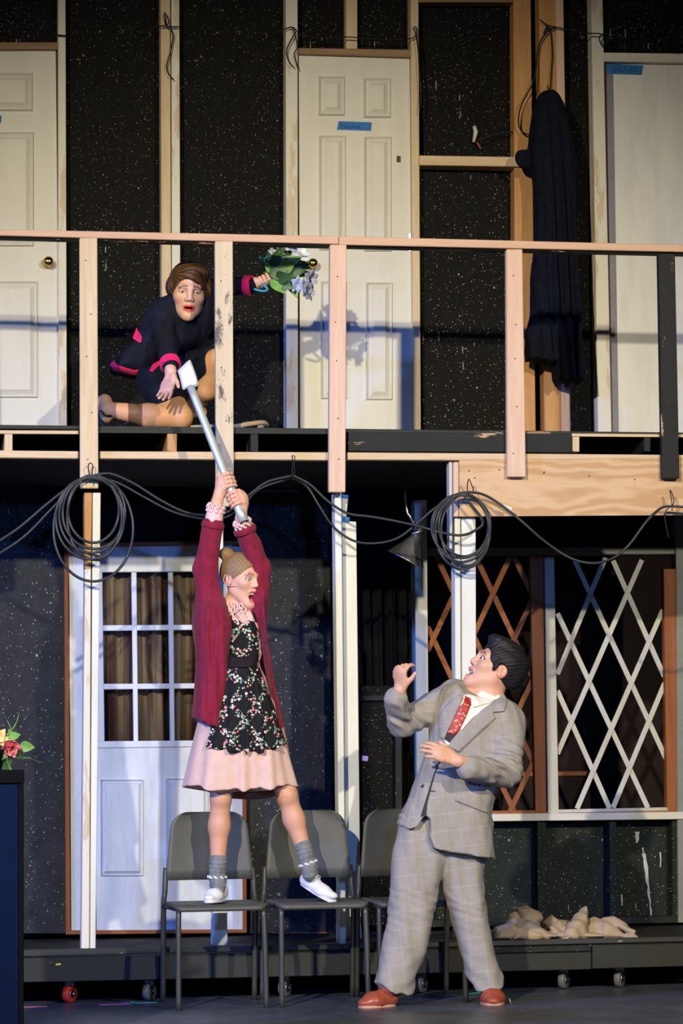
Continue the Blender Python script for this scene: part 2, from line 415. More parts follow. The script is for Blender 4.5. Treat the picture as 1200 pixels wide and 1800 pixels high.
mk('header', *qp([(524, 84), (722, 87), (722, 101), (524, 95)], YU, 0.08), MT['header_brown_h'], wu)
mk('header', *qp([(735, -8), (902, -6), (902, 4), (735, 4)], YU, 0.08), MT['header_brown_h'], wu)
mk('header', *qp([(1060, 92), (1260, 95), (1260, 111), (1060, 108)], YU, 0.08), MT['white_sill'], wu)

def knob(parent, px, py, Y, r=0.026):
    c = at(px, py, Y)
    return mk('knob', *lathe([(0.030, 0), (0.030, 0.006), (0.012, 0.01), (0.011, 0.03), (0.02, 0.036), (r, 0.048), (r * 0.98, 0.058), (r * 0.7, 0.068), (0.004, 0.071)], c, (0, -1, 0), 20), MT['brass'], parent, True, label='round brass door knob')
def raised(x0, x1, y0, y1, Y, e=8):
    """moulded door panel: sunk bevel ring with a raised field"""
    o = [at(*p, Y) for p in rect(x0, x1, y0, y1)]
    m1 = [at(*p, Y) for p in rect(x0 + e * 0.25, x1 - e * 0.25, y0 + e * 0.25, y1 - e * 0.25)]
    m2 = [at(*p, Y) for p in rect(x0 + e * 0.7, x1 - e * 0.7, y0 + e * 0.7, y1 - e * 0.7)]
    i = [at(*p, Y) for p in rect(x0 + e * 1.8, x1 - e * 1.8, y0 + e * 1.8, y1 - e * 1.8)]
    V = np.array(o + m1 + m2 + i); V[0:4, 1] += 0.002; V[4:8, 1] -= 0.013; V[8:12, 1] -= 0.002; V[12:16, 1] -= 0.019
    Fc = []
    for a in (0, 4, 8):
        for k in range(4):
            l = (k + 1) % 4; Fc.append([a + k, a + l, a + 4 + l, a + 4 + k])
    Fc.append([12, 13, 14, 15]); Fc.append([3, 2, 1, 0])
    return V, [f[::-1] for f in Fc]
def door6(name, label, quad, panels, kn, Y=1.225):
    p = at(np.mean([q[0] for q in quad]), quad[2][1], Y)
    d = thing(name, label, 'door', p, kind='structure')
    mk('slab', *qp(quad, Y, 0.035, 0.002), MT['door_cream'], d)
    for r in panels: mk('panel', *raised(*r, Y), MT['door_cream'], d)
    knob(d, *kn, Y)
    return d
d1 = door6('door_1', 'cream six-panel door with its brass knob, dark red edge beside the jamb', [(-120, 88), (98, 88), (107, 815), (-120, 815)],
      [(-35, 58, 128, 196), (-35, 60, 232, 434), (-35, 67, 494, 700)], (84, 463))
mk('edge_strip', *qp([(98, 88), (102, 88), (112, 815), (106, 815)], 1.235, 0.03, 0.001), MT['red_primer'], d1)
d2 = door6('door_2', 'cream six-panel door between two studs with strip of blue tape and brass knob', [(525, 97), (720, 102), (727, 815), (528, 815)],
      [(559, 606, 134, 204), (638, 687, 137, 208), (560, 608, 238, 441), (639, 688, 240, 443), (563, 610, 494, 702), (642, 690, 496, 704)], (547, 466))
mk('edge_strip', *qp([(721, 103), (723, 103), (731, 815), (727, 815)], 1.235, 0.03, 0.001), MT['red_primer'], d2)
mk('hinge_mortise', *qp(rect(697, 704, 274, 285), 1.222, 0.006, 0.001), MT['red_primer'], d2)
for y in (178, 428): mk('hinge', *qp(rect(718, 724, y - 18, y + 14), 1.222, 0.012, 0.001), MT['steel'], d2)
d3 = thing('door_3', 'flat white door with grey masked edge and blue tape at its top corner', 'door', at(1150, 815, 1.24), kind='structure')
mk('slab', *qp([(1066, 112), (1330, 116), (1330, 815), (1078, 815)], 1.24, 0.035, 0.002), MT['door_white'], d3)
mk('masking_strip', *qp([(1065, 112), (1077, 112), (1088, 815), (1076, 815)], 1.237, 0.003, 0.0), MT['masking_grey'], d3)
mk('edge_strip', *qp([(1062, 111), (1065, 111), (1076, 815), (1072, 815)], 1.23, 0.03, 0.001), MT['red_primer'], d3)

def tape(name, label, cat, poly, Y, m, scrib=None):
    o = mk(name, *qp(poly, Y - 0.0015, 0.0012, 0.0), MT[m], None, label=label, cat=cat)
    if scrib:
        T = []
        for s in scrib: T.append(tube([at(x, y, Y - 0.002) for x, y in s], 0.0011, 5))
        mk('lettering', *merge(T), MT['ink'], o)
    return o
def scrawl(x0, x1, y0, y1, n):
    """small handwritten strokes"""
    out = []; r = random.Random(int(x0 * 7 + y0)); dx = (x1 - x0) / n
    for k in range(n):
        a = x0 + k * dx; q = r.random(); yb = y1; yt = y0 + (y1 - y0) * (0.0 if q > 0.6 or k == 0 else 0.4)
        out.append([(a, yb), (a + dx * 0.12, yt), (a + dx * 0.6, yt + (yb - yt) * 0.2), (a + dx * 0.2, (yt + yb) / 2), (a + dx * 0.75, yb)])
    return out
tape('masking_tape', 'strip of blue tape with faint handwriting stuck on the panelled door', 'tape', [(595, 213), (653, 215), (652, 230), (592, 228)], 1.225, 'tape_blue', scrawl(599, 634, 217, 226, 7))
tape('masking_tape', 'strip of blue tape with handwriting at the top corner of the flat white door', 'tape', [(1066, 112), (1130, 115), (1127, 131), (1064, 129)], 1.235, 'tape_blue', scrawl(1077, 1122, 117, 126, 9))
tape('masking_tape', 'end of a blue tape strip on the door beside the jamb', 'tape', [(-60, 204), (3, 203), (2, 216), (-60, 218)], 1.225, 'tape_blue')

# ------------------------------------------------------------------ structure: lower wall
wl = thing('wall_lower', 'black spattered lower wall of flats around the glazed door', 'wall', at(300, 1640, YLP), kind='structure')
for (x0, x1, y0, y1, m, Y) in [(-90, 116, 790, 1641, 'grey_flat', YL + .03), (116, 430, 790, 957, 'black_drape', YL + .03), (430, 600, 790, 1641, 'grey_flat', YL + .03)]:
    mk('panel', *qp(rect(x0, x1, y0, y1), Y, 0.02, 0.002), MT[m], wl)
mk('edge_board', *qp([(583, 870), (594, 870), (600, 1640), (588, 1640)], 1.36, 0.08), MT['black_flat'], wl)
mk('base_strip', *qp(rect(480, 590, 1638, 1641), YL + .02, 0.02, 0.0), MT['stained_brown_h'], wl)
# glazed door with trim
YD = 1.44
d4 = thing('door_4', 'pale blue-white glazed door with brown trim and painted lower panels', 'door', at(275, 1640, YD), kind='structure')
mk('trim', *qp([(113, 955), (120, 955), (124, 1640), (116, 1644)], YD - .03, 0.05), MT['stained_brown_v'], d4)
mk('trim', *qp([(426, 955), (432, 955), (434, 1640), (427, 1640)], YD - .03, 0.05), MT['stained_brown_v'], d4)
mk('trim', *qp([(116, 954), (432, 950), (432, 957), (116, 961)], YD - .035, 0.05), MT['stained_brown_h'], d4)
mk('threshold', *qp([(116, 1636), (434, 1634), (434, 1640), (116, 1643)], YD - .035, 0.05), MT['stained_brown_h'], d4)
mk('jamb', *qp([(120, 960), (166, 960), (166, 1636), (124, 1636)], YD - .01, 0.04), MT['door_pale_blue'], d4)
mk('jamb', *qp([(408, 960), (427, 960), (428, 1636), (408, 1636)], YD - .01, 0.04), MT['door_pale_blue'], d4)
mk('top_rail', *qp([(166, 960), (408, 958), (408, 1004), (166, 1006)], YD, 0.04), MT['door_pale_blue'], d4)
mk('stile', *qp([(166, 1006), (180, 1006), (184, 1303), (168, 1303)], YD, 0.04), MT['door_pale_blue'], d4)
mk('stile', *qp([(362, 1004), (408, 1004), (408, 1303), (364, 1303)], YD, 0.04), MT['door_pale_blue'], d4)
for a, b in (((231, 240), (235, 243)), ((295, 304), (299, 307))):
    mk('muntin', *qp([(a[0], 1006), (a[1], 1006), (b[1], 1303), (b[0], 1303)], YD + .002, 0.03), MT['door_pale_blue'], d4)
for y in (1099, 1202):
    mk('muntin', *qp([(180, y), (363, y - 1), (363, y + 8), (180, y + 10)], YD + .004, 0.026), MT['door_pale_blue'], d4)
for c, (x0, x1) in enumerate(((179, 234), (239, 298), (303, 364))):
    for r, (y0, y1) in enumerate(((1005, 1101), (1107, 1204), (1210, 1304))):
        mk('pane', *qp(rect(x0, x1, y0, y1), YD + .016, 0.003, 0.0), MT['pane_glass'], d4)
mk('lower_panel', *qp([(166, 1303), (408, 1301), (410, 1636), (170, 1636)], YD, 0.04), MT['door_pale_blue'], d4)
for r in ((176, 252, 1370, 1540), (292, 366, 1368, 1538)):
    mk('panel', *raised(*r, YD, 5), MT['door_pale_blue'], d4)
mk('ledge', *qp([(168, 1303), (408, 1301), (408, 1312), (168, 1315)], YD - .008, 0.03), MT['door_pale_blue'], d4)
# brown curtain behind the glass
xs = np.linspace(at(120, 1200, 1.56)[0], at(430, 1200, 1.56)[0], 90)
zt, zb = at(280, 960, 1.56)[2], at(280, 1345, 1.56)[2]
V = []; Fc = []
for i, x in enumerate(xs):
    yy = 1.53 + 0.022 * math.sin(i * 0.55) + 0.012 * math.sin(i * 1.31 + 1)
    V += [(x, yy, zt), (x + 0.01 * math.sin(i * .3), yy * 1.0, zb), (x, yy + 0.004, zt), (x + 0.01 * math.sin(i * .3), yy + 0.004, zb)]
for i in range(len(xs) - 1):
    a = i * 4; b = a + 4; Fc += [[a, b, b + 1, a + 1], [a + 2, a + 3, b + 3, b + 2], [a, a + 2, b + 2, b], [a + 1, b + 1, b + 3, a + 3]]
mk('curtain', V, Fc, MT['curtain_brown'], None, True, label='brown and tan pleated curtain hanging behind the glazed door', cat='curtain')

# right bay: lattice windows over a dark panelled dado
YW = 1.42
wr = thing('wall_right', 'black-green panelled dado wall under the lattice windows', 'wall', at(1030, 1620, YW), kind='structure')
for (x0, x1, y1) in ((752, 950, 1624), (952, 1080, 1622), (1078, 1190, 1618)):
    mk('panel', *qp(rect(x0, x1, 1436, y1), YW + 0.09, 0.02, 0.002), MT['green_black_flat'], wr)
for (x0, x1) in ((944, 960), (1071, 1083), (1181, 1192)):
    mk('stud', *qp([(x0, 1440), (x1, 1440), (x1 + 1, 1622), (x0 + 1, 1622)], YW, 0.09), MT['green_black_flat'], wr)
mk('sill', *qp([(750, 1432), (1200, 1427), (1260, 1427), (1260, 1440), (1200, 1440), (750, 1445)], YW - 0.03, 0.12), MT['white_sill'], wr)
mk('base_rail', *qp([(752, 1618), (1200, 1610), (1200, 1622), (752, 1630)], YW - 0.005, 0.09), MT['platform_black'], wr)
mk('top_beam', *qp([(738, 963), (1194, 961), (1194, 974), (738, 976)], YW, 0.09), MT['grey_beam'], wr)
mk('stud', *qp([(1187, 880), (1260, 880), (1260, 1622), (1192, 1622)], YW - 0.02, 0.09), MT['grey_beam'], wr)
mk('stud', *qp([(728, 878), (750, 878), (756, 1628), (734, 1628)], YW - 0.02, 0.10), MT['white_post'], wr)
mk('panel', *qp(rect(752, 1190, 900, 964), YW + 0.06, 0.02, 0.0), MT['black_drape'], wr)

rd = random.Random(3)
def drip(pts, w0, w1):
    n = len(pts); L_, R_ = [], []
    for i, (x, y) in enumerate(pts):
        w_ = (w0 + (w1 - w0) * i / (n - 1)) * rd.uniform(.6, 1.4); L_.append((x - w_, y)); R_.append((x + w_, y))
    return qp(L_ + R_[::-1], YW + .0885, .0008, 0)
DR = [drip([(1131 + 13 * (i / 13) ** .8 + rd.uniform(-.8, .8), 1500 + 8.4 * i) for i in range(14)], 3.2, 1.2), drip([(1119 + rd.uniform(-1, 1), 1462 + 5 * i) for i in range(5)], 3.5, 1.5), drip([(1130 + rd.uniform(-1, 1), 1490 + 4 * i) for i in range(4)], 1.6, .8), drip([(1092, 1572), (1093, 1582), (1093, 1592)], 1.2, .8), drip([(1160, 1498), (1161, 1512), (1160, 1524)], 1.0, .6)]
mk('paint_drip', *DR[0], MT['lattice_white'], wr, label='long cream paint drip')
for d_ in DR[1:]: mk('paint_drip', *d_, MT['lattice_white'], wr)
def cropp(p): return (740 + p[0] / 2.609, 940 + p[1] / 2.609)
def clipline(x120, s, xr, yr):
    """diagonal strip through (x120, 120), clipped to the opening"""
    f = lambda x: 120 + (x - x120) * s
    pts = []
    for x in xr:
        if yr[0] <= f(x) <= yr[1]: pts.append((x, f(x)))
    for y in yr:
        x = x120 + (y - 120) / s
        if xr[0] < x < xr[1]: pts.append((x, y))
    pts.sort(key=lambda p: p[1]); return (pts[0], pts[-1]) if len(pts) >= 2 else None
def lattice(win, lines, m, wpx, Y):
    for k, (a, b) in enumerate(lines):
        a, b = np.array(cropp(a)), np.array(cropp(b)); d = b - a; d /= np.linalg.norm(d); n = np.array([-d[1], d[0]]) * wpx / 2
        yy = Y if (b - a)[0] > 0 else Y - 0.009
        mk('lattice_strip', *qp([tuple(a + n), tuple(b + n), tuple(b - n), tuple(a - n)], yy, 0.009, 0.001), m, win)
w1 = thing('window_1', 'brown stained lattice window half hidden behind the white post', 'window', at(850, 1430, YW), kind='structure')
mk('stile', *qp([(931, 977), (954, 977), (960, 1428), (941, 1428)], YW - 0.01, 0.05), MT['stained_brown_v'], w1)
mk('bottom_rail', *qp([(752, 1427), (941, 1424), (941, 1431), (752, 1434)], YW - 0.01, 0.05), MT['stained_brown_h'], w1)
L = [clipline(x, 2.14, (30, 512), (95, 1268)) for x in (-111, 81, 260, 437, -290)] + [clipline(x, -2.14, (30, 512), (95, 1268)) for x in (223, 400, 593, 766, 945)]
lattice(w1, [l for l in L if l], MT['stained_brown_v'], 9.0, YW + 0.03)
w2 = thing('window_2', 'pale diamond lattice window with white and brown stiles', 'window', at(1075, 1430, YW), kind='structure')
mk('stile', *qp([(957, 979), (974, 979), (982, 1430), (963, 1430)], YW - 0.01, 0.05), MT['lattice_white'], w2)
mk('stile', *qp([(1166, 1000), (1190, 1000), (1193, 1428), (1172, 1428)], YW - 0.01, 0.05), MT['stained_brown_v'], w2)
mk('bottom_rail', *qp([(980, 1423), (1172, 1419), (1175, 1425), (980, 1429)], YW - 0.012, 0.05), MT['lattice_white'], w2)
mk('backing_rail', *qp([(940, 1427), (1180, 1424), (1180, 1430), (940, 1433)], YW - 0.008, 0.03), MT['stained_brown_h'], w2)
lattice(w2, [((705, 118), (1122, 1025)), ((880, 118), (1115, 650)), ((625, 360), (1040, 1252)), ((625, 715), (865, 1256)),
             ((845, 105), (625, 640)), ((1012, 115), (625, 1005)), ((1108, 345), (715, 1256)), ((1117, 680), (880, 1252))], MT['lattice_white'], 8.6, YW + 0.03)
# bench behind the lattice
b = thing('bench', 'dark bench with thin orange-brown top rail behind the lattice windows', 'bench', (at(960, 1360, 2.3)[0], 2.3, 0.2))
xb0, xb1 = at(880, 1360, 2.3)[0], at(1036, 1360, 2.3)[0]; zb_ = at(960, 1360, 2.3)[2]
mk('top_rail', *bx(xb0, xb1, 2.28, 2.33, zb_ - .015, zb_ + .012, .004), MT['stained_brown_h'], b)
mk('back_panel', *bx(xb0, xb1, 2.295, 2.315, 0.64, zb_ - .015, .002), MT['dark_red_inside'], b)
mk('seat', *bx(xb0, xb1, 1.98, 2.33, 0.60, 0.64, .004), MT['dark_red_inside'], b)
for x in (xb0 + .03, xb1 - .03):
    for y in (2.02, 2.30): mk('leg', *bx(x - .02, x + .02, y - .02, y + .02, 0.0, .60, .003), MT['dark_red_inside'], b)

# dark opening between the bays: black drape folds
xs = np.linspace(at(606, 1200, 1.9)[0], at(748, 1200, 1.9)[0], 60); V = []; Fc = []
zt, zb = 2.45, 0.21
for i, x in enumerate(xs):
    yy = 1.85 + 0.03 * math.sin(i * 0.7) + 0.015 * math.sin(i * 1.7)
    V += [(x, yy, zt), (x, yy, zb), (x, yy + .006, zt), (x, yy + .006, zb)]
for i in range(len(xs) - 1):
    a = i * 4; c = a + 4; Fc += [[a, c, c + 1, a + 1], [a + 2, a + 3, c + 3, c + 2], [a, a + 2, c + 2, c], [a + 1, c + 1, c + 3, a + 3]]
mk('drape', V, Fc, MT['black_drape'], None, True, label='black drape hanging in the dark opening beside the lattice bay', cat='curtain')
fl = thing('side_flat', 'black painted side flat leaning in the dark opening under the balcony', 'flat', at(664, 1630, 1.4))
mk('face', *qp([(633, 1205), (690, 1205), (694, 1628), (638, 1628)], 1.44, 0.02, .002), MT['black_flat'], fl)
mk('stile', *qp([(694, 1180), (706, 1180), (708, 1628), (696, 1628)], 1.40, 0.04), MT['pine_black_v'], fl)
mk('crosspiece', *qp([(633, 1222), (690, 1222), (690, 1232), (633, 1232)], 1.42, 0.03), MT['pine_black_h'], fl)
tape('paper_scrap', 'small lilac square of tape on the black side flat', 'tape', [(636, 1328), (647, 1329), (646, 1338), (636, 1337)], 1.437, 'tape_lilac')

# ------------------------------------------------------------------ balcony
bp = thing('balcony_platform', 'open-fronted balcony deck of pale and black boards with joists', 'platform', at(600, 800, 0.0))
pl = at(-60, 757, 0.0); pr = at(1260, 768, 0.0)
zt = lambda px: at(px, 757 + (px) * 0.0055, 0.0)[2]
nb = 7
for k in range(nb):                                   # deck boards, running along the front
    y0 = 0.0 + k * (1.30 / nb); y1 = y0 + 1.30 / nb - 0.004
    mk('deck_board', *bx(-2.3, 2.3, y0, y1, ZD - 0.018, ZD, 0.002), MT['stage_dark_h'], bp)
mk('deck_edge', *qp([(-60, 756), (138, 757), (138, 763), (-60, 762)], -0.003, 0.02, .001), MT['pine_pale_h'], bp)
mk('deck_edge', *qp([(172, 755), (578, 757), (578, 763), (172, 761)], -0.003, 0.02, .001), MT['stage_dark_h'], bp)
mk('rim_board', *qp([(612, 759), (1005, 762), (1005, 796), (612, 793)], -0.002, 0.038), MT['pine_black_h'], bp, label='black painted rim board')
mk('deck_edge', *qp([(1005, 762), (1260, 764), (1260, 769), (1005, 767)], -0.003, 0.02, .001), MT['pine_pale_h'], bp)
mk('bottom_rail', *qp([(-60, 791), (138, 793), (138, 806), (-60, 804)], -0.006, 0.05), MT['pine_pale_h'], bp)
mk('bottom_rail', *qp([(175, 793), (578, 795), (578, 809), (175, 806)], -0.004, 0.05), MT['pine_pale_h'], bp)
mk('bottom_rail', *qp([(610, 795), (1260, 800), (1260, 806), (806, 809), (610, 808)], -0.004, 0.05), MT['pine_pale_h'], bp)
for (x0, x1, m) in ((8, 22, 'pine_pale_v'), (294, 311, 'pine_orange_v'), (440, 454, 'pine_black_v'), (1006, 1018, 'pine_pale_v'), (1132, 1143, 'pine_black_v'), (-70, -58, 'pine_pale_v')):
    mk('joist', *qp([(x0, 761), (x1, 762), (x1, 794), (x0, 793)], 0.004, 1.25, .002), MT[m], bp)
mk('rear_ledger', *qp(rect(-60, 1260, 800, 850), 1.24, 0.03, 0.0), MT['dark_inside'], bp)
mk('soffit_sheet', *bx(-2.3, 2.3, 0.06, 1.24, 2.50, 2.512), MT['dark_inside'], bp)
pb = thing('plywood_beam', 'broad knotty plywood fascia beam under the balcony', 'beam', at(1000, 905, 0.0))
mk('sheet', *qp([(807, 806), (1260, 805), (1260, 905), (807, 908)], -0.002, 0.018, 0.001), MT['plywood'], pb)
mk('end_post', *qp([(797, 812), (806, 812), (806, 908), (797, 908)], 0.0, 0.08), MT['pine_pink_v'], pb)
mk('end_strip', *qp([(789, 812), (795, 812), (795, 965), (790, 965)], 0.01, 0.06), MT['lattice_white'], pb)
mk('backer', *qp([(800, 815), (1260, 812), (1260, 900), (800, 900)], 0.018, 0.05, 0.0), MT['dark_inside'], pb)
for (x, y) in ((824, 828), (834, 840), (877, 826), (956, 830), (1035, 837), (1115, 843), (832, 893), (955, 832)):
    mk('screw', *lathe([(0.004, 0), (0.004, 0.002), (0.001, 0.0025)], at(x, y, -0.001), (0, -1, 0), 8), MT['screw_dark'], pb)

rl = thing('balcony_railing', 'two-by-four timber balcony railing with one black post', 'railing', at(600, 800, -0.04))
mk('top_rail', *qp([(-200, 399), (0, 403), (595, 415), (595, 429), (0, 414), (-200, 409)], -0.045, 0.085), MT['pine_pink_h'], rl)
mk('top_rail', *qp([(596, 415), (1260, 432), (1260, 444), (596, 430)], -0.045, 0.085), MT['pine_pink_h'], rl)
mk('under_rail', *qp([(-200, 409), (0, 415), (595, 430), (1260, 445), (1260, 449), (595, 434), (0, 419), (-200, 413)], -0.02, 0.05), MT['pine_black_h'], rl)
for (t0, t1, b0, b1, y0, y1, m) in ((-160, -128, -158, -126, 411, 840, 'pine_pale_v'), (140, 171, 141, 173, 418, 858, 'pine_pale_v'), (378, 409, 380, 411, 424, 890, 'pine_smeared_v'),
        (580, 609, 578, 607, 430, 865, 'pine_pink_v'), (890, 918, 892, 924, 438, 838, 'pine_pink_v'), (1157, 1186, 1164, 1194, 446, 841, 'pine_black_v')):
    po = mk('post', *qp([(t0, y0), (t1, y0), (b1, y1), (b0, y1)], -0.045, 0.037), MT[m], rl)
    for k in range(5):
        yy = y0 + (y1 - y0) * (0.12 + 0.19 * k) + random.uniform(-15, 15); xx = t0 + (t1 - t0) * random.uniform(0.3, 0.7)
        mk('screw', *lathe([(0.0035, 0), (0.0035, 0.002), (0.001, 0.0025)], at(xx, yy, -0.0445), (0, -1, 0), 8), MT['screw_dark'], po)

# support posts under the balcony
def support(label, boards, base):
    p = thing('support_post', label, 'post', base)
    for (q, Y, dp, m) in boards: mk('board', *qp(q, Y, dp), MT[m], p)
    return p
support('white painted two-board post beside the glazed door, raw wood at its top', [
    ([(148, 866), (162, 866), (160, 1000), (149, 1000)], 0.0, 0.085, 'pine_orange_v'), ([(149, 1000), (160, 1000), (157, 1669), (143, 1669)], 0.0, 0.085, 'pine_white_v'),
    ([(163, 866), (177, 866), (168, 1669), (158, 1669)], 0.004, 0.085, 'white_post')], at(157, 1669, 0.0))
support('white painted post rising behind the standing woman', [
    ([(384, 890), (392, 890), (394, 1250), (400, 1662), (374, 1662), (379, 1250)], 0.02, 0.085, 'white_post')], at(388, 1662, 0.02))
sp3 = support('wide white painted post of two boards beside the dark opening', [
    ([(588, 866), (600, 866), (608, 1660), (597, 1660)], 0.03, 0.085, 'white_post'), ([(601, 915), (626, 917), (634, 1600), (636, 1650), (609, 1650)], 0.10, 0.05, 'white_post')], at(612, 1655, 0.03))
mk('block', *qp([(601, 872), (612, 874), (608, 914), (601, 914)], 0.10, 0.05), MT['pine_white_v'], sp3)
mk('tape_band', *qp([(601, 868), (613, 870), (612, 877), (601, 876)], 0.098, 0.055), MT['tape_blue'], sp3)
mk('tape_band', *qp([(600, 907), (615, 909), (614, 920), (600, 918)], 0.098, 0.055), MT['tape_blue'], sp3)
support('white painted post of two boards carrying the plywood beam', [
    ([(799, 909), (809, 909), (812, 1650), (802, 1650)], 0.03, 0.085, 'white_post'), ([(811, 909), (836, 909), (838, 1650), (813, 1650)], 0.034, 0.085, 'white_post')], at(818, 1650, 0.03))
# ------------------------------------------------------------------ low wheeled platform of the set
sp = thing('stage_platform', 'low black wheeled platform with worn edge carrying the set', 'platform', (0, 0.7, 0))
ZP = 0.208
zp = lambda px, py: at(px, py, -0.03)
for k in range(6):
    y0 = -0.03 + k * 0.33
    mk('deck_board', *bx(-2.4, 2.6, y0, y0 + 0.325, ZP - 0.02, ZP, 0.002), MT['platform_black'], sp)
mk('edge_board', *qp([(-60, 1671), (600, 1660), (600, 1669), (-60, 1684)], -0.045, 0.03), MT['worn_edge'], sp)
mk('edge_board', *qp([(602, 1659), (1260, 1645), (1260, 1654), (602, 1669)], -0.045, 0.03), MT['worn_edge'], sp)
mk('fascia_board', *qp([(-60, 1686), (280, 1679), (280, 1722), (-60, 1729)], -0.04, 0.03), MT['stage_dark_h'], sp)
mk('fascia_board', *qp([(281, 1680), (1039, 1663), (1039, 1704), (281, 1722)], -0.04, 0.03), MT['stage_dark_h'], sp)
mk('fascia_board', *qp([(1041, 1661), (1260, 1658), (1260, 1697), (1041, 1703)], -0.05, 0.03), MT['stage_dark_h'], sp)
mk('nosing', *qp([(862, 1665), (1039, 1662), (1039, 1672), (862, 1676)], -0.055, 0.02), MT['platform_black'], sp)
for (px, py, m) in ((122, 1722, 'caster_red'), (262, 1720, 'caster_grey'), (990, 1700, 'caster_grey'), (1088, 1698, 'caster_grey'), (500, 1716, 'caster_grey'), (740, 1710, 'caster_grey')):
    c = at(px, py, 0.05); c[2] = 0.042
    ca = mk('caster', *lathe([(0.02, -.014), (0.040, -.014), (0.042, -.008), (0.042, .008), (0.040, .014), (0.02, .014)], c, nrm((0.75, -0.6, 0)), 20), MT[m], sp, True)
    mk('hub', *lathe([(0.022, -.017), (0.020, -.019), (0.008, -.02), (0.007, .02)], c, nrm((-0.75, 0.6, 0)), 14), MT['steel'], ca, True)
    mk('fork', *bx(c[0] - .02, c[0] + .02, c[1] - .012, c[1] + .03, .075, .19, .002), MT['caster_grey'], ca)
mk('underside', *bx(-2.4, 2.6, 0.9, 0.95, 0.0, ZP - .02), MT['dark_inside'], sp)
tape('tape_scrap', 'tiny yellow scrap of tape on the platform front', 'tape', [(98, 1694), (107, 1693), (107, 1696), (98, 1697)], -0.04, 'tape_yellow')
def floormark(name, label, segs, m):
    T = []
    for (a, b) in segs:
        A, B = atz(*a, 0.0), atz(*b, 0.0); d = nrm(B - A); n = np.array([-d[1], d[0], 0]) * 0.012
        T.append(prism([A + n, A - n, B - n, B + n], 0.0008, 0, (0, 0, 1)))
    V, Fc = merge(T); V[:, 2] += 0.0006
    mk(name, V, Fc, MT[m], None, label=label, cat='tape')
floormark('floor_tape', 'plain pink tape strip on the stage floor beside the blue lectern', [((20, 1771), (83, 1769.5))], 'tape_pink')
floormark('floor_tape', 'pink tape arrow on the stage floor', [((174, 1766.5), (230, 1764.5)), ((216, 1761.5), (230, 1764.5))], 'tape_pink')
floormark('floor_tape', 'green tape corner mark on the stage floor beside the pink arrow', [((232, 1763), (277, 1762.5)), ((232, 1761), (240, 1764.5))], 'tape_green')
floormark('floor_tape', 'green tape strip on the stage floor behind the tan shoe', [((818, 1747), (846, 1745))], 'tape_green')
# ------------------------------------------------------------------ implicit modelling: smooth unions of limbs, meshed on a grid
class Frame:
    def __init__(s, o, ax=(1, 0, 0), ay=(0, 1, 0), az=(0, 0, 1), sc=1.0):
        s.o = np.array(o, float); s.R = np.stack([nrm(ax), nrm(ay), nrm(az)], 1); s.sc = sc
    def loc(s, P): return ((P - s.o) @ s.R) / s.sc
    def wor(s, p): return s.o + s.sc * (s.R @ np.asarray(p, float))
def face_frame(o, yaw, pitch, roll, sc=1.0):
    """head frame: y looks out of the face; yaw 0 faces the audience, + turns to its right side"""
    a, p, r = map(math.radians, (yaw, pitch, roll))
    h = -F0 * math.cos(a) + RT * math.sin(a)
    f = h * math.cos(p) + ZZ * math.sin(p); u = ZZ * math.cos(p) - h * math.sin(p)
    x = np.cross(f, u)
    return Frame(o, x * math.cos(r) + u * math.sin(r), f, u * math.cos(r) - x * math.sin(r), sc)
def RC(a, b, ra, rb, k=0.012, op='u', fr=None, flat=None):
    a, b = np.array(a, float), np.array(b, float)
    if fr is not None: a, b, ra, rb, k = fr.wor(a), fr.wor(b), ra * fr.sc, rb * fr.sc, k * fr.sc
    ba = b - a; L2 = ba @ ba + 1e-12
    if flat is None:
        def f(P):
            q = P - a; t = np.clip(q @ ba / L2, 0, 1)
            return np.linalg.norm(q - t[:, None] * ba, axis=1) - (ra + t * (rb - ra))
    else:
        n, s = nrm(flat[0]), flat[1]                     # squash along n by factor s
        if fr is not None: n = fr.R @ n
        def f(P):
            q = P - a; t = np.clip(q @ ba / L2, 0, 1); e = q - t[:, None] * ba
            e = e + np.outer(e @ n, n) * (1 / s - 1)
            return (np.linalg.norm(e, axis=1) - (ra + t * (rb - ra))) * min(s, 1)
    return (f, op, k)
def EL(c, r, k=0.012, op='u', fr=None, R=None):
    r = np.array(r, float); c = np.array(c, float)
    R = np.eye(3) if R is None else R
    if fr is not None: c = fr.wor(c); r = r * fr.sc; R = fr.R @ R; k = k * fr.sc
    def f(P):
        q = (P - c) @ R; k0 = np.linalg.norm(q / r, axis=1); k1 = np.linalg.norm(q / (r * r), axis=1) + 1e-9
        return k0 * (k0 - 1) / k1
    return (f, op, k)
def BOX(c, h, k=0.006, op='u', fr=None, rad=0.004):
    c, h = np.array(c, float), np.array(h, float) - rad
    F_ = fr or Frame((0, 0, 0))
    def f(P):
        q = np.abs(F_.loc(P) - c) - h
        return (np.linalg.norm(np.maximum(q, 0), axis=1) + np.minimum(q.max(1), 0) - rad) * F_.sc
    return (f, op, k * F_.sc)
def HALF(p, n, k=0.004, op='s'):
    """half space behind the plane (removed by default)"""
    p, n = np.array(p, float), nrm(n)
    return (lambda P: (P - p) @ n, op, k)
def sdpoly(Q, poly):
    d = np.full(len(Q), 1e9); s = np.ones(len(Q)); n = len(poly)
    for i in range(n):
        a = poly[i]; b = poly[i - 1]; e = b - a; w_ = Q - a
        t = np.clip(w_ @ e / (e @ e + 1e-12), 0, 1); r = w_ - t[:, None] * e
        d = np.minimum(d, (r * r).sum(1))
        c1 = Q[:, 1] >= a[1]; c2 = Q[:, 1] < b[1]; c3 = e[0] * w_[:, 1] > e[1] * w_[:, 0]
        s = np.where((c1 & c2 & c3) | (~c1 & ~c2 & ~c3), -s, s)
    return s * np.sqrt(d)
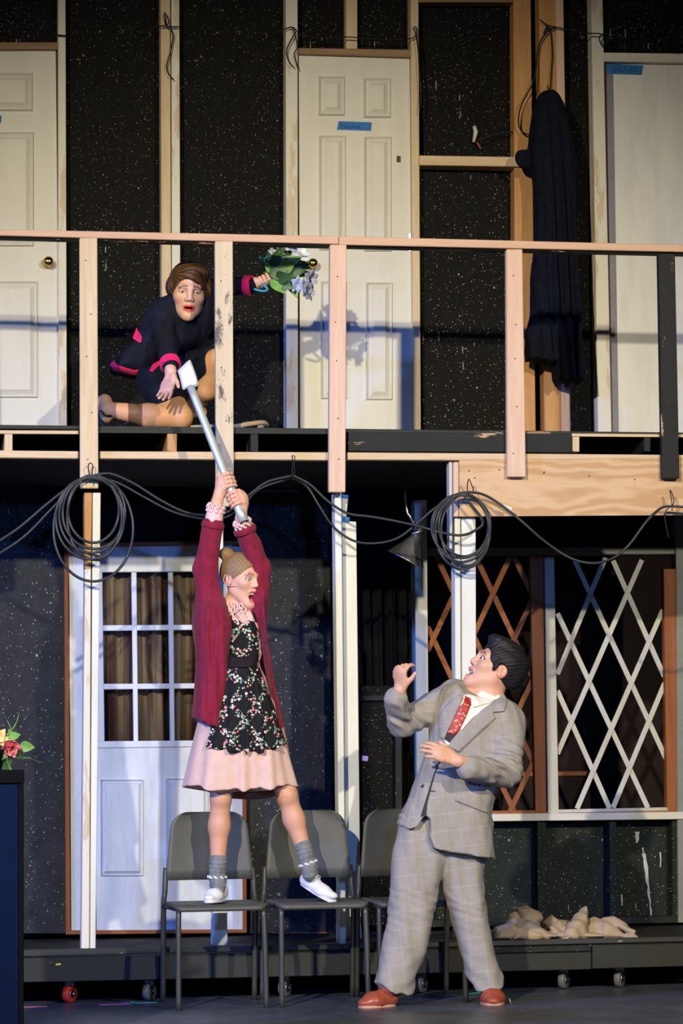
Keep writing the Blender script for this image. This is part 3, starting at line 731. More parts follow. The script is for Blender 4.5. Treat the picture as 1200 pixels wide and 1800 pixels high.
def INF(poly, Y, T, w_, k=0.012, op='u', slope=None, smooth=True):
    """rounded volume with a given front outline (photo pixels on plane Y), half depth T reached w_ metres in from the edge"""
    pts = spline(list(poly) + [poly[0]], 3)[:-1] if smooth else poly
    W3 = np.array([at(x, y, Y) for x, y in pts]); P2 = W3[:, [0, 2]]
    c = P2.mean(0)
    def f(P):
        Q = P[:, [0, 2]]; q = np.maximum(1 + sdpoly(Q, P2) / w_, 0)
        yc = Y if slope is None else Y + (Q[:, 0] - c[0]) * slope[0] + (Q[:, 1] - c[1]) * slope[1]
        return (np.sqrt(q * q + ((P[:, 1] - yc) / T) ** 2) - 1) * min(T, w_)
    return (f, op, k)
def CUTP(poly, Y, k=0.003, op='s', y0=-9, y1=9):
    """straight cut through the whole depth, outline in photo pixels on plane Y"""
    P2 = np.array([at(x, y, Y) for x, y in poly])[:, [0, 2]]
    def f(P): return np.maximum(sdpoly(P[:, [0, 2]], P2), np.maximum(y0 - P[:, 1], P[:, 1] - y1))
    return (f, op, k)
def combine(P, prims, sel=None):
    d = np.full(len(P), 1.0)
    for i, (f, op, k) in enumerate(prims):
        if sel is not None and not sel[i]: continue
        e = f(P)
        if op == 'u':
            h = np.clip(0.5 + 0.5 * (d - e) / k, 0, 1); d = d * (1 - h) + e * h - k * h * (1 - h)
        elif op == 's':
            h = np.clip(0.5 - 0.5 * (d + e) / k, 0, 1); d = d * (1 - h) + (-e) * h + k * h * (1 - h)
        elif op == 'i':
            h = np.clip(0.5 - 0.5 * (e - d) / k, 0, 1); d = e * (1 - h) + d * h + k * h * (1 - h)
    return d
def surf(prims, lo, hi, h, disp=None, B=12):
    """mesh the zero set (surface nets), evaluating only blocks near it"""
    lo = np.array(lo, float); n = (np.ceil((np.array(hi) - lo) / h / B).astype(int)) * B
    nb = n // B
    I = np.stack(np.meshgrid(*[np.arange(k) for k in nb], indexing='ij'), -1).reshape(-1, 3)
    Cb = lo + (I * B + (B - 1) / 2) * h
    D = np.stack([f(Cb) for f, _, _ in prims]); dc = combine(Cb, prims)
    R = B * h * 0.5 * 1.75
    val = np.ones(n, np.float32); off = np.stack(np.meshgrid(*[np.arange(B)] * 3, indexing='ij'), -1).reshape(-1, 3)
    ks = np.array([k for _, _, k in prims]); ops = [o for _, o, _ in prims]
    near = np.abs(dc) < R + 0.012
    for j in range(len(I)):
        i0 = I[j] * B; sl = tuple(slice(a, a + B) for a in i0)
        if not near[j]:
            if dc[j] < 0: val[sl] = -1
            continue
        sel = [D[i, j] < R + ks[i] + 0.012 or ops[i] == 'i' for i in range(len(prims))]
        P = lo + (i0 + off) * h
        d = combine(P, prims, sel)
        if disp is not None: d = d + disp(P)
        val[sl] = d.reshape(B, B, B)
    ins = val < 0
    cs = [(a, b, c) for a in (0, 1) for b in (0, 1) for c in (0, 1)]
    m = n - 1
    cnt = sum(ins[a:a + m[0], b:b + m[1], c:c + m[2]].astype(np.int8) for a, b, c in cs)
    act = np.argwhere((cnt > 0) & (cnt < 8))
    vid = np.full(tuple(m), -1, np.int32); vid[tuple(act.T)] = np.arange(len(act))
    cv = {c: val[act[:, 0] + c[0], act[:, 1] + c[1], act[:, 2] + c[2]] for c in cs}
    acc = np.zeros((len(act), 3)); num = np.zeros(len(act))
    for c in cs:
        for ax in range(3):
            if c[ax]: continue
            e = list(c); e[ax] = 1; va, vb = cv[c], cv[tuple(e)]
            x = (va < 0) != (vb < 0); t = np.where(x, va / np.where(x, va - vb, 1), 0)
            p = np.tile(np.array(c, float), (len(act), 1)); p[:, ax] += t
            acc += p * x[:, None]; num += x
    V = lo + (act + acc / num[:, None]) * h
    quads = []
    for ax in range(3):
        u, v = [(1, 2), (2, 0), (0, 1)][ax]
        sl0 = [slice(0, None)] * 3; sl1 = [slice(0, None)] * 3; sl0[ax] = slice(0, -1); sl1[ax] = slice(1, None)
        A = ins[tuple(sl0)]; Bm = ins[tuple(sl1)]
        for flip in (0, 1):
            E = np.argwhere((A & ~Bm) if not flip else (~A & Bm))
            ok = (E[:, u] > 0) & (E[:, v] > 0) & (E[:, u] < m[u]) & (E[:, v] < m[v]); E = E[ok]
            def q(du, dv):
                T = E.copy(); T[:, u] -= du; T[:, v] -= dv; return vid[tuple(T.T)]
            Q = np.stack([q(1, 1), q(0, 1), q(0, 0), q(1, 0)], 1)
            quads.append(Q if not flip else Q[:, ::-1])
    return V, np.concatenate(quads)
SOLID = {}
def sculpt(name, prims, mat, parent, h=0.005, disp=None, col=None, pad=0.02, box=None, label=None, smooth=True):
    if box is None:                                    # coarse search for the extent
        raise ValueError
    V, Q = surf(prims, np.array(box[0]) - pad, np.array(box[1]) + pad, h, disp)
    o = mk(name, V, Q, mat, parent, smooth, None if col is None else col(V), label=label)
    SOLID[name + '|' + parent.name] = (V, Q)
    return o
def bb(pts, pad=0.1):
    A = np.array(pts); return A.min(0) - pad, A.max(0) + pad
def wob(P, f, seed=0):
    r = np.random.RandomState(seed); out = 0
    for _ in range(4):
        w_ = r.normal(size=3) * f; out = out + np.sin(P @ w_ + r.rand() * 6.28)
    return out / 4
def bvh_of(*keys):
    V, Fc, n = [], [], 0
    for k in keys:
        v, q = SOLID[k]; V.append(v); Fc += (q + n).tolist(); n += len(v)
    return BVHTree.FromPolygons(np.concatenate(V).tolist(), Fc)
def hitpx(b, px, py):
    d = ray(px, py); d = d / np.linalg.norm(d)
    r = b.ray_cast(Vector(CAM), Vector(d))
    return None if r[0] is None else np.array(r[0])
def patch(poly, b, off=0.003, thick=0.004, step=2.5, smooth=False, puff=0.0):
    """thin piece of cloth lying on a built surface; outline found where the photo shows it"""
    pts = [tuple(p) for p in (spline(list(poly) + [poly[0]], 4)[:-1] if smooth else poly)]
    dense = []
    for i in range(len(pts)):
        a, c = np.array(pts[i]), np.array(pts[(i + 1) % len(pts)]); k = max(1, int(np.linalg.norm(c - a) / step))
        dense += [tuple(a + (c - a) * t / k) for t in range(k)]
    n = len(dense); P2 = np.array(dense)
    g = np.stack(np.meshgrid(np.arange(P2[:, 0].min(), P2[:, 0].max(), step), np.arange(P2[:, 1].min(), P2[:, 1].max(), step)), -1).reshape(-1, 2)
    sd = sdpoly(g, P2); g = g[sd < -step * 0.6]
    allp = dense + [tuple(p) for p in g]
    vv, ee, ff, *_ = delaunay_2d_cdt([Vector(p) for p in allp], [(i, (i + 1) % n) for i in range(n)], [], 1, 1e-6)
    px = np.array([v[:] for v in vv])
    H = [hitpx(b, *p) for p in px]
    good = [i for i, q in enumerate(H) if q is not None]
    if not good: return None
    for i, q in enumerate(H):
        if q is None:
            j = min(good, key=lambda t: (px[t][0] - px[i][0]) ** 2 + (px[t][1] - px[i][1]) ** 2)
            H[i] = at(px[i][0], px[i][1], H[j][1])
    H = np.array(H); D = H - CAM; D /= np.linalg.norm(D, axis=1)[:, None]
    edge = sdpoly(px, P2)
    pf = puff * np.sqrt(np.clip(-edge / 8.0, 0, 1))
    A = H - D * (off + pf)[:, None] if puff else H - D * off
    Bk = H + D * thick; m = len(H)
    cnt = {}
    Fc = []
    for f in ff:
        f = list(f); a, c, e = px[f[0]], px[f[1]], px[f[2]]
        if (c[0] - a[0]) * (e[1] - a[1]) - (c[1] - a[1]) * (e[0] - a[0]) > 0: f = f[::-1]
        Fc.append(f); Fc.append([i + m for i in f[::-1]])
        for i in range(len(f)):
            cnt[(f[i], f[(i + 1) % len(f)])] = 1
    for (i, j) in list(cnt):
        if (j, i) not in cnt: Fc.append([j, i, i + m, j + m])
    return np.concatenate([A, Bk]), Fc

# ------------------------------------------------------------------ bodies
def head_prims(fr, mouth=0.0, female=True, s=None):
    s = s or (0.93 if female else 1.0)
    L = [EL((0, -0.018, 0.03), (0.076, 0.094, 0.086), 0.01, 'u', fr), EL((0, 0.028, -0.028), (0.061 * s, 0.060, 0.078), 0.035, 'u', fr),
         RC((-0.048 * s, 0.0, -0.055), (-0.012, 0.062, -0.096 - mouth * 0.015), 0.020, 0.018, 0.03, 'u', fr), RC((0.048 * s, 0.0, -0.055), (0.012, 0.062, -0.096 - mouth * 0.015), 0.020, 0.018, 0.03, 'u', fr),
         EL((0, 0.070, -0.098 - mouth * 0.018), (0.019, 0.016, 0.016), 0.018, 'u', fr),
         EL((-0.040 * s, 0.058, -0.022), (0.020, 0.018, 0.018), 0.022, 'u', fr), EL((0.040 * s, 0.058, -0.022), (0.020, 0.018, 0.018), 0.022, 'u', fr),
         RC((-0.036, 0.074, 0.022), (-0.008, 0.082, 0.020), 0.010, 0.010, 0.016, 'u', fr), RC((0.036, 0.074, 0.022), (0.008, 0.082, 0.020), 0.010, 0.010, 0.016, 'u', fr),
         EL((-0.031, 0.096, 0.002), (0.019, 0.018, 0.013), 0.012, 's', fr), EL((0.031, 0.096, 0.002), (0.019, 0.018, 0.013), 0.012, 's', fr),
         EL((-0.031, 0.0715, 0.002), (0.0135, 0.0125, 0.0125), 0.003, 'u', fr), EL((0.031, 0.0715, 0.002), (0.0135, 0.0125, 0.0125), 0.003, 'u', fr),
         RC((0, 0.083, 0.016), (0, 0.099, -0.026), 0.0070, 0.0098, 0.012, 'u', fr), EL((-0.012, 0.090, -0.031), (0.0068, 0.009, 0.0068), 0.007, 'u', fr), EL((0.012, 0.090, -0.031), (0.0068, 0.009, 0.0068), 0.007, 'u', fr),
         EL((-0.006, 0.096, -0.041), (0.0035, 0.006, 0.004), 0.002, 's', fr), EL((0.006, 0.096, -0.041), (0.0035, 0.006, 0.004), 0.002, 's', fr)]
    mo = mouth * 0.034
    L += [RC((-0.020, 0.081, -0.060 + mouth * .004), (0, 0.090, -0.056 + mouth * .004), 0.0055, 0.007, 0.006, 'u', fr), RC((0.020, 0.081, -0.060 + mouth * .004), (0, 0.090, -0.056 + mouth * .004), 0.0055, 0.007, 0.006, 'u', fr),
          RC((-0.018, 0.080 - mo * .15, -0.067 - mo), (0, 0.087 - mo * .2, -0.071 - mo), 0.0055, 0.0075, 0.006, 'u', fr), RC((0.018, 0.080 - mo * .15, -0.067 - mo), (0, 0.087 - mo * .2, -0.071 - mo), 0.0055, 0.0075, 0.006, 'u', fr)]
    L.append(EL((0, 0.088, -0.064 - mo * 0.5), (0.0205, 0.030, 0.0026 + mo * 0.48), 0.003, 's', fr))
    if mouth > 0.3:
        L.append(BOX((0, 0.073, -0.060 - mo * .16), (0.016, 0.008, 0.0055), 0.002, 'u', fr, 0.003))
        L.append(EL((0, 0.066, -0.070 - mo * .72), (0.014, 0.018, 0.006), 0.003, 'u', fr))
    for sx in (-1, 1):
        L += [EL((0.074 * sx, -0.012, -0.004), (0.009, 0.019, 0.031), 0.006, 'u', fr), EL((0.083 * sx, -0.008, 0.0), (0.006, 0.010, 0.018), 0.004, 's', fr),
              EL((0.076 * sx, -0.002, -0.024), (0.006, 0.008, 0.010), 0.004, 'u', fr)]
    return L
SK = dict(skin=(0.62, 0.36, 0.25), lip=(0.55, 0.12, 0.10), brow=(0.10, 0.05, 0.025), iris=(0.06, 0.05, 0.03), mouth=(0.06, 0.012, 0.012), blush=(0.62, 0.25, 0.19))
def head_col(fr, c, mouth=0.0, lid=0.0, makeup=0.6, frown=0.0, hairc=None):
    """colour of skin, lips, brows and eyes as functions of the place on the head"""
    c = {k: np.array(v) for k, v in c.items()}
    def mixto(col, w_, t): return col * (1 - w_[:, None]) + t * w_[:, None]
    def g(q, o, r): return np.exp(-(((q - np.array(o)) / np.array(r)) ** 2).sum(1))
    def f(P, col):
        q = fr.loc(P); near = (np.abs(q[:, 0]) < 0.12) & (np.abs(q[:, 1]) < .13) & (q[:, 2] > -0.14) & (q[:, 2] < 0.14)
        face = near & (q[:, 1] > 0.03)
        F_ = face.astype(float)
        mo = mouth * 0.034
        for sx in (-1, 1):
            col = mixto(col, F_ * 0.55 * makeup * g(q, (0.042 * sx, 0.06, -0.028), (0.022, 0.04, 0.018)), c['blush'])
            col = mixto(col, F_ * 0.5 * makeup * g(q, (0.031 * sx, 0.08, 0.008), (0.016, 0.03, 0.007)), c['brow'] * 1.6 + 0.04)
            # brow: thin arc
            x = q[:, 0] * sx; zb = 0.0215 + 0.006 * np.clip((x - 0.012) / 0.02, 0, 1) - 0.009 * np.clip((x - 0.034) / 0.014, 0, 1) + frown * (0.006 * (1 - np.clip((x - 0.012) / 0.03, 0, 1)) - 0.003)
            w_ = F_ * np.clip(1.3 - np.abs(q[:, 2] - zb) / 0.0042, 0, 1) * np.clip((x - 0.009) / 0.004, 0, 1) * np.clip((0.049 - x) / 0.006, 0, 1)
            col = mixto(col, np.clip(w_, 0, 1) * 0.9, c['brow'])
            # eyeball: opening between lids
            ez = 0.0075 * (1 - lid); e = ((x - 0.031) / 0.0125) ** 2 + ((q[:, 2] - 0.001) / (ez + 1e-6)) ** 2
            eye = face & (q[:, 1] > 0.07) & (e < 1)
            col[eye] = (0.70, 0.66, 0.62)
            ir = face & (q[:, 1] > 0.074) & (e < 1) & (((x - 0.031) ** 2 + (q[:, 2] - 0.0005) ** 2) < 0.0056 ** 2)
            col[ir] = c['iris']
            rim = face & (q[:, 1] > 0.066) & (e >= 1) & (e < 1.75) & (q[:, 2] > -0.003 + 0.0)
            col[rim] = c['brow'] * 0.6
        # lips
        zu, zl = -0.057 + mouth * .004, -0.070 - mo
        ax = np.abs(q[:, 0])
        wu = F_ * (q[:, 1] > 0.072) * (ax < 0.023) * np.clip(1.4 - np.abs(q[:, 2] - (zu - ax * 0.16)) / 0.0052, 0, 1)
        wl_ = F_ * (q[:, 1] > 0.066) * (ax < 0.022) * np.clip(1.4 - np.abs(q[:, 2] - (zl + ax * 0.18)) / 0.0062, 0, 1)
        col = mixto(col, np.clip(np.maximum(wu, wl_), 0, 1), c['lip'])
        e = (q[:, 0] / 0.0195) ** 2 + ((q[:, 2] + 0.064 + mo * 0.5) / (0.003 + mo * 0.52)) ** 2
        inn = face & (e < 0.95) & (q[:, 1] < 0.0845 - mo * .2) & (q[:, 1] > 0.04)
        col[inn] = c['mouth']
        if mouth > 0.3:
            tee = face & (np.abs(q[:, 0]) < 0.017) & (np.abs(q[:, 2] + 0.060 + mo * .16) < 0.0062) & (q[:, 1] > 0.06) & (q[:, 1] < 0.0845) & (e < 1.0)
            col[tee] = (0.75, 0.70, 0.62)
            ton = face & (e < 0.95) & (q[:, 2] < -0.070 - mo * .5) & (q[:, 1] < 0.084)
            col[ton] = (0.50, 0.12, 0.13)
        ear = near & (np.abs(q[:, 0]) > 0.068) & (np.abs(q[:, 1] + 0.01) < .03)
        col[ear] = col[ear] * 0.5 + np.array(c['blush']) * 0.5
        return col
    return f
def hair_cap(fr, extra=0.010, k=0.01):
    return EL((0, -0.020, 0.034), (0.076 + extra, 0.094 + extra, 0.086 + extra), k, 'u', fr)
def hand(wrist, d, n, lat, curls, sc=1.0, thumb=(0.5, 0.8, 0.25), spread=0.06, tcurl=25):
    """open hand: d points along the fingers, n out of the palm, lat towards the thumb side"""
    w_ = np.array(wrist, float); d, n = nrm(d), None if n is None else nrm(n)
    n = nrm(n - d * (n @ d)); lat = nrm(np.cross(d, n)) * (1 if np.dot(np.cross(d, n), lat) > 0 else -1)
    L = []; S = sc
    pc = w_ + d * 0.045 * S
    L.append(RC(w_ + d * .012 * S, w_ + d * .075 * S, .027 * S, .037 * S, .012, flat=(n, .42)))
    L.append(RC(w_ + d * .02 * S + lat * .020 * S + n * .006 * S, w_ + d * .05 * S + lat * .026 * S + n * .006 * S, .015 * S, .013 * S, .012))
    lens = [.070, .078, .073, .056]; offs = [.027, .0095, -.0085, -.026]; rad = [.0088, .0092, .0088, .0078]
    for i in range(4):
        b = w_ + d * ((.088 if i in (1, 2) else .083) - (0.006 if i == 3 else 0)) * S + lat * offs[i] * S
        dd = nrm(d + lat * offs[i] / .03 * spread)
        a = 0.0; p = b - dd * .02 * S; q = b
        L.append(RC(p, q, .011 * S, (rad[i] + .0008) * S, .006))
        for seg, fr_ in enumerate((.45, .31, .24)):
            a += math.radians(curls[i][seg]) if isinstance(curls[i], (tuple, list)) else math.radians(curls[i])
            e = dd * math.cos(a) + n * math.sin(a); p = q; q = p + e * lens[i] * fr_ * S
            L.append(RC(p, q, rad[i] * (1 - .06 * seg) * S, rad[i] * (.93 - .08 * seg) * S, .0025))
    b = w_ + d * .028 * S + lat * .028 * S + n * .008 * S
    td = nrm(d * thumb[0] + lat * thumb[1] + n * thumb[2]); q = b + td * .036 * S
    L.append(RC(b, q, .0125 * S, .0105 * S, .008))
    e = nrm(td * math.cos(math.radians(tcurl)) + nrm(d * .8 + n * .3) * math.sin(math.radians(tcurl))); p = q; q = p + e * .030 * S
    L.append(RC(p, q, .0102 * S, .0085 * S, .003))
    return L
def grip(c, axis, palm, wrist, rp, sc=1.0, turn=1, span=225, tspan=150, point=None):
    """closed hand around a pole: palm lies towards `palm`, fingers wrap with sense `turn`"""
    c, axis = np.array(c, float), nrm(axis); p = nrm(palm - axis * (np.dot(palm, axis))); q = np.cross(axis, p) * turn
    L = []; S = sc
    def pos(s, a, r): a = math.radians(a); return c + axis * s * S + (math.cos(a) * p + math.sin(a) * q) * r
    for i, (s, rf) in enumerate(((.032, .0090), (.0115, .0093), (-.0085, .0090), (-.027, .0080))):
        R = rp + rf * S * .95; last = pos(s, 5, R + .006 * S)
        sp_ = span - (14 if i == 3 else 0)
        for k in range(1, 6):
            nx = pos(s + .002 * math.sin(k), 5 + (sp_ - 5) * k / 5, R + (.004 * S if k == 1 else 0))
            L.append(RC(last, nx, rf * S * (1.05 - .03 * k), rf * S * (1.02 - .03 * k), .003)); last = nx
    kn = pos(0, 0, rp + .014 * S); wr = np.array(wrist, float)
    L.append(RC(kn + axis * .020 * S, kn - axis * .018 * S, .021 * S, .019 * S, .012, flat=(p, .8)))
    L.append(RC(kn, wr, .027 * S, .026 * S, .022))
    last = pos(.020, -18, rp + .014 * S)
    for k in range(1, 4):
        nx = pos(.024 + .014 * k, -18 - (tspan - 18) * k / 3, rp + .010 * S)
        L.append(RC(last, nx, (.0125 - .001 * k) * S, (.0118 - .001 * k) * S, .004)); last = nx
    return L
# ------------------------------------------------------------------ people: materials
vcol('skin', 0.48, 0.4, sss=0.08)
vcol('hair_strands', 0.55, 0.25)
cloth('burgundy_knit', (0.23, 0.013, 0.040), (0.165, 0.009, 0.030), 500)
cloth('pink_blouse', (0.80, 0.56, 0.53), (0.72, 0.46, 0.44))
cloth('pink_skirt', (0.68, 0.47, 0.40), (0.60, 0.40, 0.34), 500)
cloth('skirt_lining', (0.20, 0.09, 0.07))
cloth('black_waistband', (0.022, 0.016, 0.020))
cloth('grey_sock', (0.22, 0.23, 0.24), (0.10, 0.11, 0.12), 260)
cloth('white_canvas', (0.72, 0.72, 0.74), (0.62, 0.62, 0.66))
cloth('black_wool', (0.012, 0.014, 0.024), (0.008, 0.009, 0.016))
cloth('hot_pink', (0.80, 0.015, 0.12), (0.70, 0.010, 0.10))
cloth('shirt_cream', (0.82, 0.79, 0.68), (0.76, 0.73, 0.62))
cloth('vest_and_gap_dark', (0.05, 0.05, 0.05))
plain('leather_tan', (0.30, 0.065, 0.032), 0.35, 0, 0.2, 20)
plain('leather_edge', (0.50, 0.26, 0.18), 0.5)
plain('leather_black', (0.01, 0.01, 0.012), 0.4)
plain('button_dark', (0.035, 0.025, 0.02), 0.3)
plain('axe_silver', (0.50, 0.54, 0.54), 0.38, 0.35, 0.04)
plain('axe_blade', (0.55, 0.58, 0.66), 0.5, 0.15, 0.05)
plain('earring_red', (0.45, 0.02, 0.03), 0.3)
plain('pearl', (0.8, 0.75, 0.7), 0.3)
plain('mic_beige', (0.60, 0.42, 0.30), 0.5)
def m_plaid():
    t = NT('suit_plaid', 0.85, 0, 0.2)
    c = t.n('ShaderNodeTexCoord', 3); sx = t.t.nodes.new('ShaderNodeSeparateXYZ')
    t.set(sx.inputs[0], t.n('ShaderNodeMapping', 0, None, Vector=c, Rotation=(0, 0.10, 0)))
    def lines(s, per, wd):
        f = t.math('FRACT', t.math('MULTIPLY', s, 1 / per)); return t.math('LESS_THAN', t.math('ABSOLUTE', t.math('SUBTRACT', f, 0.5)), wd)
    v = t.co(); n = t.noise(v, 30, 4); th = t.noise(t.co((900, 200, 120)), 1.0, 2); th2 = t.noise(t.co((120, 200, 900)), 1.0, 2)
    b = t.mix(t.ramp(n, [(0.35, 0.0), (0.65, 1.0)]), (0.345, 0.310, 0.265), (0.295, 0.268, 0.232))
    b = t.mix(t.math('MULTIPLY', t.math('ADD', th, th2), 0.35), b, (0.23, 0.212, 0.19))
    for s, per, wd, cc, a in ((0, .062, .03, (0.50, .47, .42), .17), (2, .075, .03, (.50, .47, .42), .17), (0, .031, .03, (.24, .24, .27), .16), (2, .0375, .03, (.24, .24, .27), .16)):
        b = t.mix(t.math('MULTIPLY', lines(sx.outputs[s], per, wd), a), b, cc)
    t.base(b); t.bump(th, 0.15, 0.001); MATS['suit_plaid'] = t.m
m_plaid()
def m_apron():
    t = NT('apron_floral', 0.85, 0, 0.2)
    c = t.n('ShaderNodeTexCoord', 3); nz = t.noise(t.co(), 22, 2, out=1)
    c2 = t.n('ShaderNodeVectorMath', 0, {'operation': 'ADD'}, i0=c, i1=t.n('ShaderNodeVectorMath', 0, {'operation': 'SCALE'}, i0=nz, Scale=0.018))
    s = t.t.nodes.new('ShaderNodeSeparateXYZ'); t.set(s.inputs[0], c2)
    u = t.math('ADD', t.math('MULTIPLY', s.outputs[0], 1 / .118), t.math('MULTIPLY', s.outputs[2], 1 / .150))
    w_ = t.math('SUBTRACT', t.math('MULTIPLY', s.outputs[0], 1 / .118), t.math('MULTIPLY', s.outputs[2], 1 / .150))
    def dist(x): return t.math('ABSOLUTE', t.math('SUBTRACT', t.math('FRACT', x), 0.5))
    d = t.math('MINIMUM', dist(u), dist(w_))
    band = t.math('LESS_THAN', d, 0.19)
    vo = t.t.nodes.new('ShaderNodeTexVoronoi'); t.set(vo.inputs['Vector'], t.co((1, .3, 1))); vo.inputs['Scale'].default_value = 84
    sp_ = t.t.nodes.new('ShaderNodeSeparateColor'); t.set(sp_.inputs[0], vo.outputs['Color'])
    dot = t.math('MULTIPLY', t.math('LESS_THAN', vo.outputs['Distance'], t.math('ADD', 0.32, t.math('MULTIPLY', sp_.outputs[1], 0.3))), band)
    dot = t.math('MULTIPLY', dot, t.math('GREATER_THAN', sp_.outputs[2], 0.15))
    cr = t.t.nodes.new('ShaderNodeValToRGB'); cr.color_ramp.interpolation = 'CONSTANT'; t.set(cr.inputs[0], sp_.outputs[0])
    e = cr.color_ramp.elements; cols = [(0, (.18, .32, .22)), (.30, (.42, .52, .44)), (.50, (.72, .22, .26)), (.68, (.80, .50, .46)), (.84, (.62, .62, .52))]
    while len(e) < 5: e.new(.5)
    for k, (p, cc) in enumerate(cols): e[k].position = p; e[k].color = (*cc, 1)
    t.base(t.mix(dot, (0.010, 0.010, 0.012), cr.outputs[0])); MATS['apron_floral'] = t.m
m_apron()
def m_tie():
    t = NT('tie_paisley', 0.5, 0, 0.4)
    vo = t.t.nodes.new('ShaderNodeTexVoronoi'); t.set(vo.inputs['Vector'], t.co((1, .4, 1))); vo.inputs['Scale'].default_value = 70
    t.base(t.ramp(vo.outputs['Distance'], [(0.15, (.50, .38, .26)), (0.4, (.42, .02, .02)), (0.7, (.30, .012, .012))])); MATS['tie_paisley'] = t.m
m_tie()
SKIN_W = np.array((0.66, 0.37, 0.255))
def basecol(c): return lambda V: np.tile(np.array(c, float), (len(V), 1))
def hair_color(a, b, seed=1):
    a, b = np.array(a), np.array(b)
    def f(V):
        t = np.clip(0.5 + 0.9 * wob(V, 130, seed) + 0.4 * wob(V, 40, seed + 1), 0, 1)[:, None]; return a * (1 - t) + b * t
    return f
def hair_color2(fr, pole, a, b, freq=22, seed=1):
    a, b = np.array(a), np.array(b); pole = nrm(pole); u = nrm(np.cross(pole, (0.2, 0.9, 0.3))); v = np.cross(pole, u)
    def f(V):
        q = fr.loc(V); ph = np.arctan2(q @ u, q @ v)
        t = np.clip(.45 + .35 * np.sin(ph * freq + 1.5 * wob(V, 18, seed)) + .25 * np.sin(ph * freq * 2.7) + .3 * wob(V, 14, seed + 1), 0, 1)[:, None]; return a * (1 - t) + b * t
    return f
def strands(fr, pole, amp=0.0016, freq=46, seed=2):
    """ridges of hair running towards a point on the head"""
    pole = nrm(pole); u = nrm(np.cross(pole, (0.2, 0.9, 0.3))); v = np.cross(pole, u)
    def f(P):
        q = fr.loc(P); ph = np.arctan2(q @ u, q @ v)
        return amp * (np.sin(ph * freq + 3 * wob(P, 25, seed)) + 0.6 * np.sin(ph * freq * 2.3 + 1))
    return f
def ring(c, axis, r, n, a1, a2, rad, lobes, ph=0.0):
    """ruffled ring of cloth"""
    axis = nrm(axis); u = nrm(np.cross(axis, (0.31, .9, .1))); v = np.cross(axis, u); P = []
    for k in range(n):
        t = 2 * math.pi * k / n
        P.append(np.array(c) + (r + a1 * math.sin(lobes * t + ph)) * (math.cos(t) * u + math.sin(t) * v) + axis * a2 * math.cos(lobes * t + ph * 1.7))
    return tube(P, rad, 6, True)

# ================================================================== the woman standing on the chairs
A = at
gY = -0.27
girl = thing('person', 'woman in burgundy cardigan and floral apron standing on chairs with arms raised, shouting', 'person', A(440, 1580, gY))
gh = face_frame(A(425, 1018, gY - .02), 46, -6, 0, 0.98)
neck = A(406, 1080, gY)
axe_a, axe_b = A(330, 668, -0.20), A(429, 918, -0.40)
axd = nrm(axe_b - axe_a); axr = 0.0205
def onaxe(py):
    t = (py - 668) / (918 - 668); return axe_a + (axe_b - axe_a) * t
sR, eR, wR = A(371, 1082, gY), A(361, 1000, gY - .03), A(380, 888, gY - .08)
sL, eL, wL = A(446, 1078, gY), A(456, 1000, gY - .04), A(424, 915, gY - .10)
hipR, knR, anR = A(408, 1250, gY), A(388, 1402, gY - .03), A(382, 1540, gY - .01)
hipL, knL, anL = A(462, 1250, gY), A(504, 1398, gY - .04), A(541, 1516, gY - .05)
G = head_prims(gh, 1.0)
G += [RC(gh.wor((0, -.025, -.06)), neck, .043, .048, .02), RC(neck, A(418, 1120, gY), .055, .085, .03, flat=((0, 1, 0), .75)), RC(A(418, 1115, gY), A(424, 1170, gY), .085, .075, .03, flat=((0, 1, 0), .8)),
      RC(A(424, 1170, gY), A(435, 1240, gY), .075, .11, .03, flat=((0, 1, 0), .8)),
      RC(neck, sR, .045, .048, .03), RC(neck, sL, .045, .048, .03), RC(sR, eR, .046, .038, .02), RC(eR, wR, .037, .025, .015), RC(sL, eL, .046, .038, .02), RC(eL, wL, .037, .025, .015),
      RC(hipR, knR, .080, .047, .03), RC(hipL, knL, .080, .047, .03)]
for kn, an in ((knR, anR), (knL, anL)):
    m_ = kn + (an - kn) * .36 + np.array([0, .012, 0]); G += [RC(kn, m_, .046, .045, .02), RC(m_, an, .045, .029, .03), EL(kn + np.array([0, -.02, .0]), (.034, .033, .040), .02)]
    G.append(RC(an, an + np.array((0, -.03, -.05)), .026, .024, .02))
pd_ = -axd                                       # up the pole
G += grip(onaxe(849), pd_, -RT * .95 + FW * 0.25, A(382, 880, gY - .07), axr, 1.0, 1, 210, 120)
G += grip(onaxe(880), pd_, RT * .95 + FW * 0.35, A(424, 908, gY - .10), axr, .98, -1, 215, 150)
gc = head_col(gh, SK, 1.0, lid=0.25, makeup=0.7)
def gcol(V):
    c = np.tile(SKIN_W, (len(V), 1)); leg = V[:, 2] < A(430, 1300, gY)[2]; c[leg] = (0.60, 0.31, 0.20)
    return gc(V, c)
sculpt('body', G, MT['skin'], girl, 0.003, None, gcol, box=bb([sR, sL, anR, anL, A(378, 800, gY - .1), A(440, 1590, gY), A(465, 1000, gY - .2)], .1))
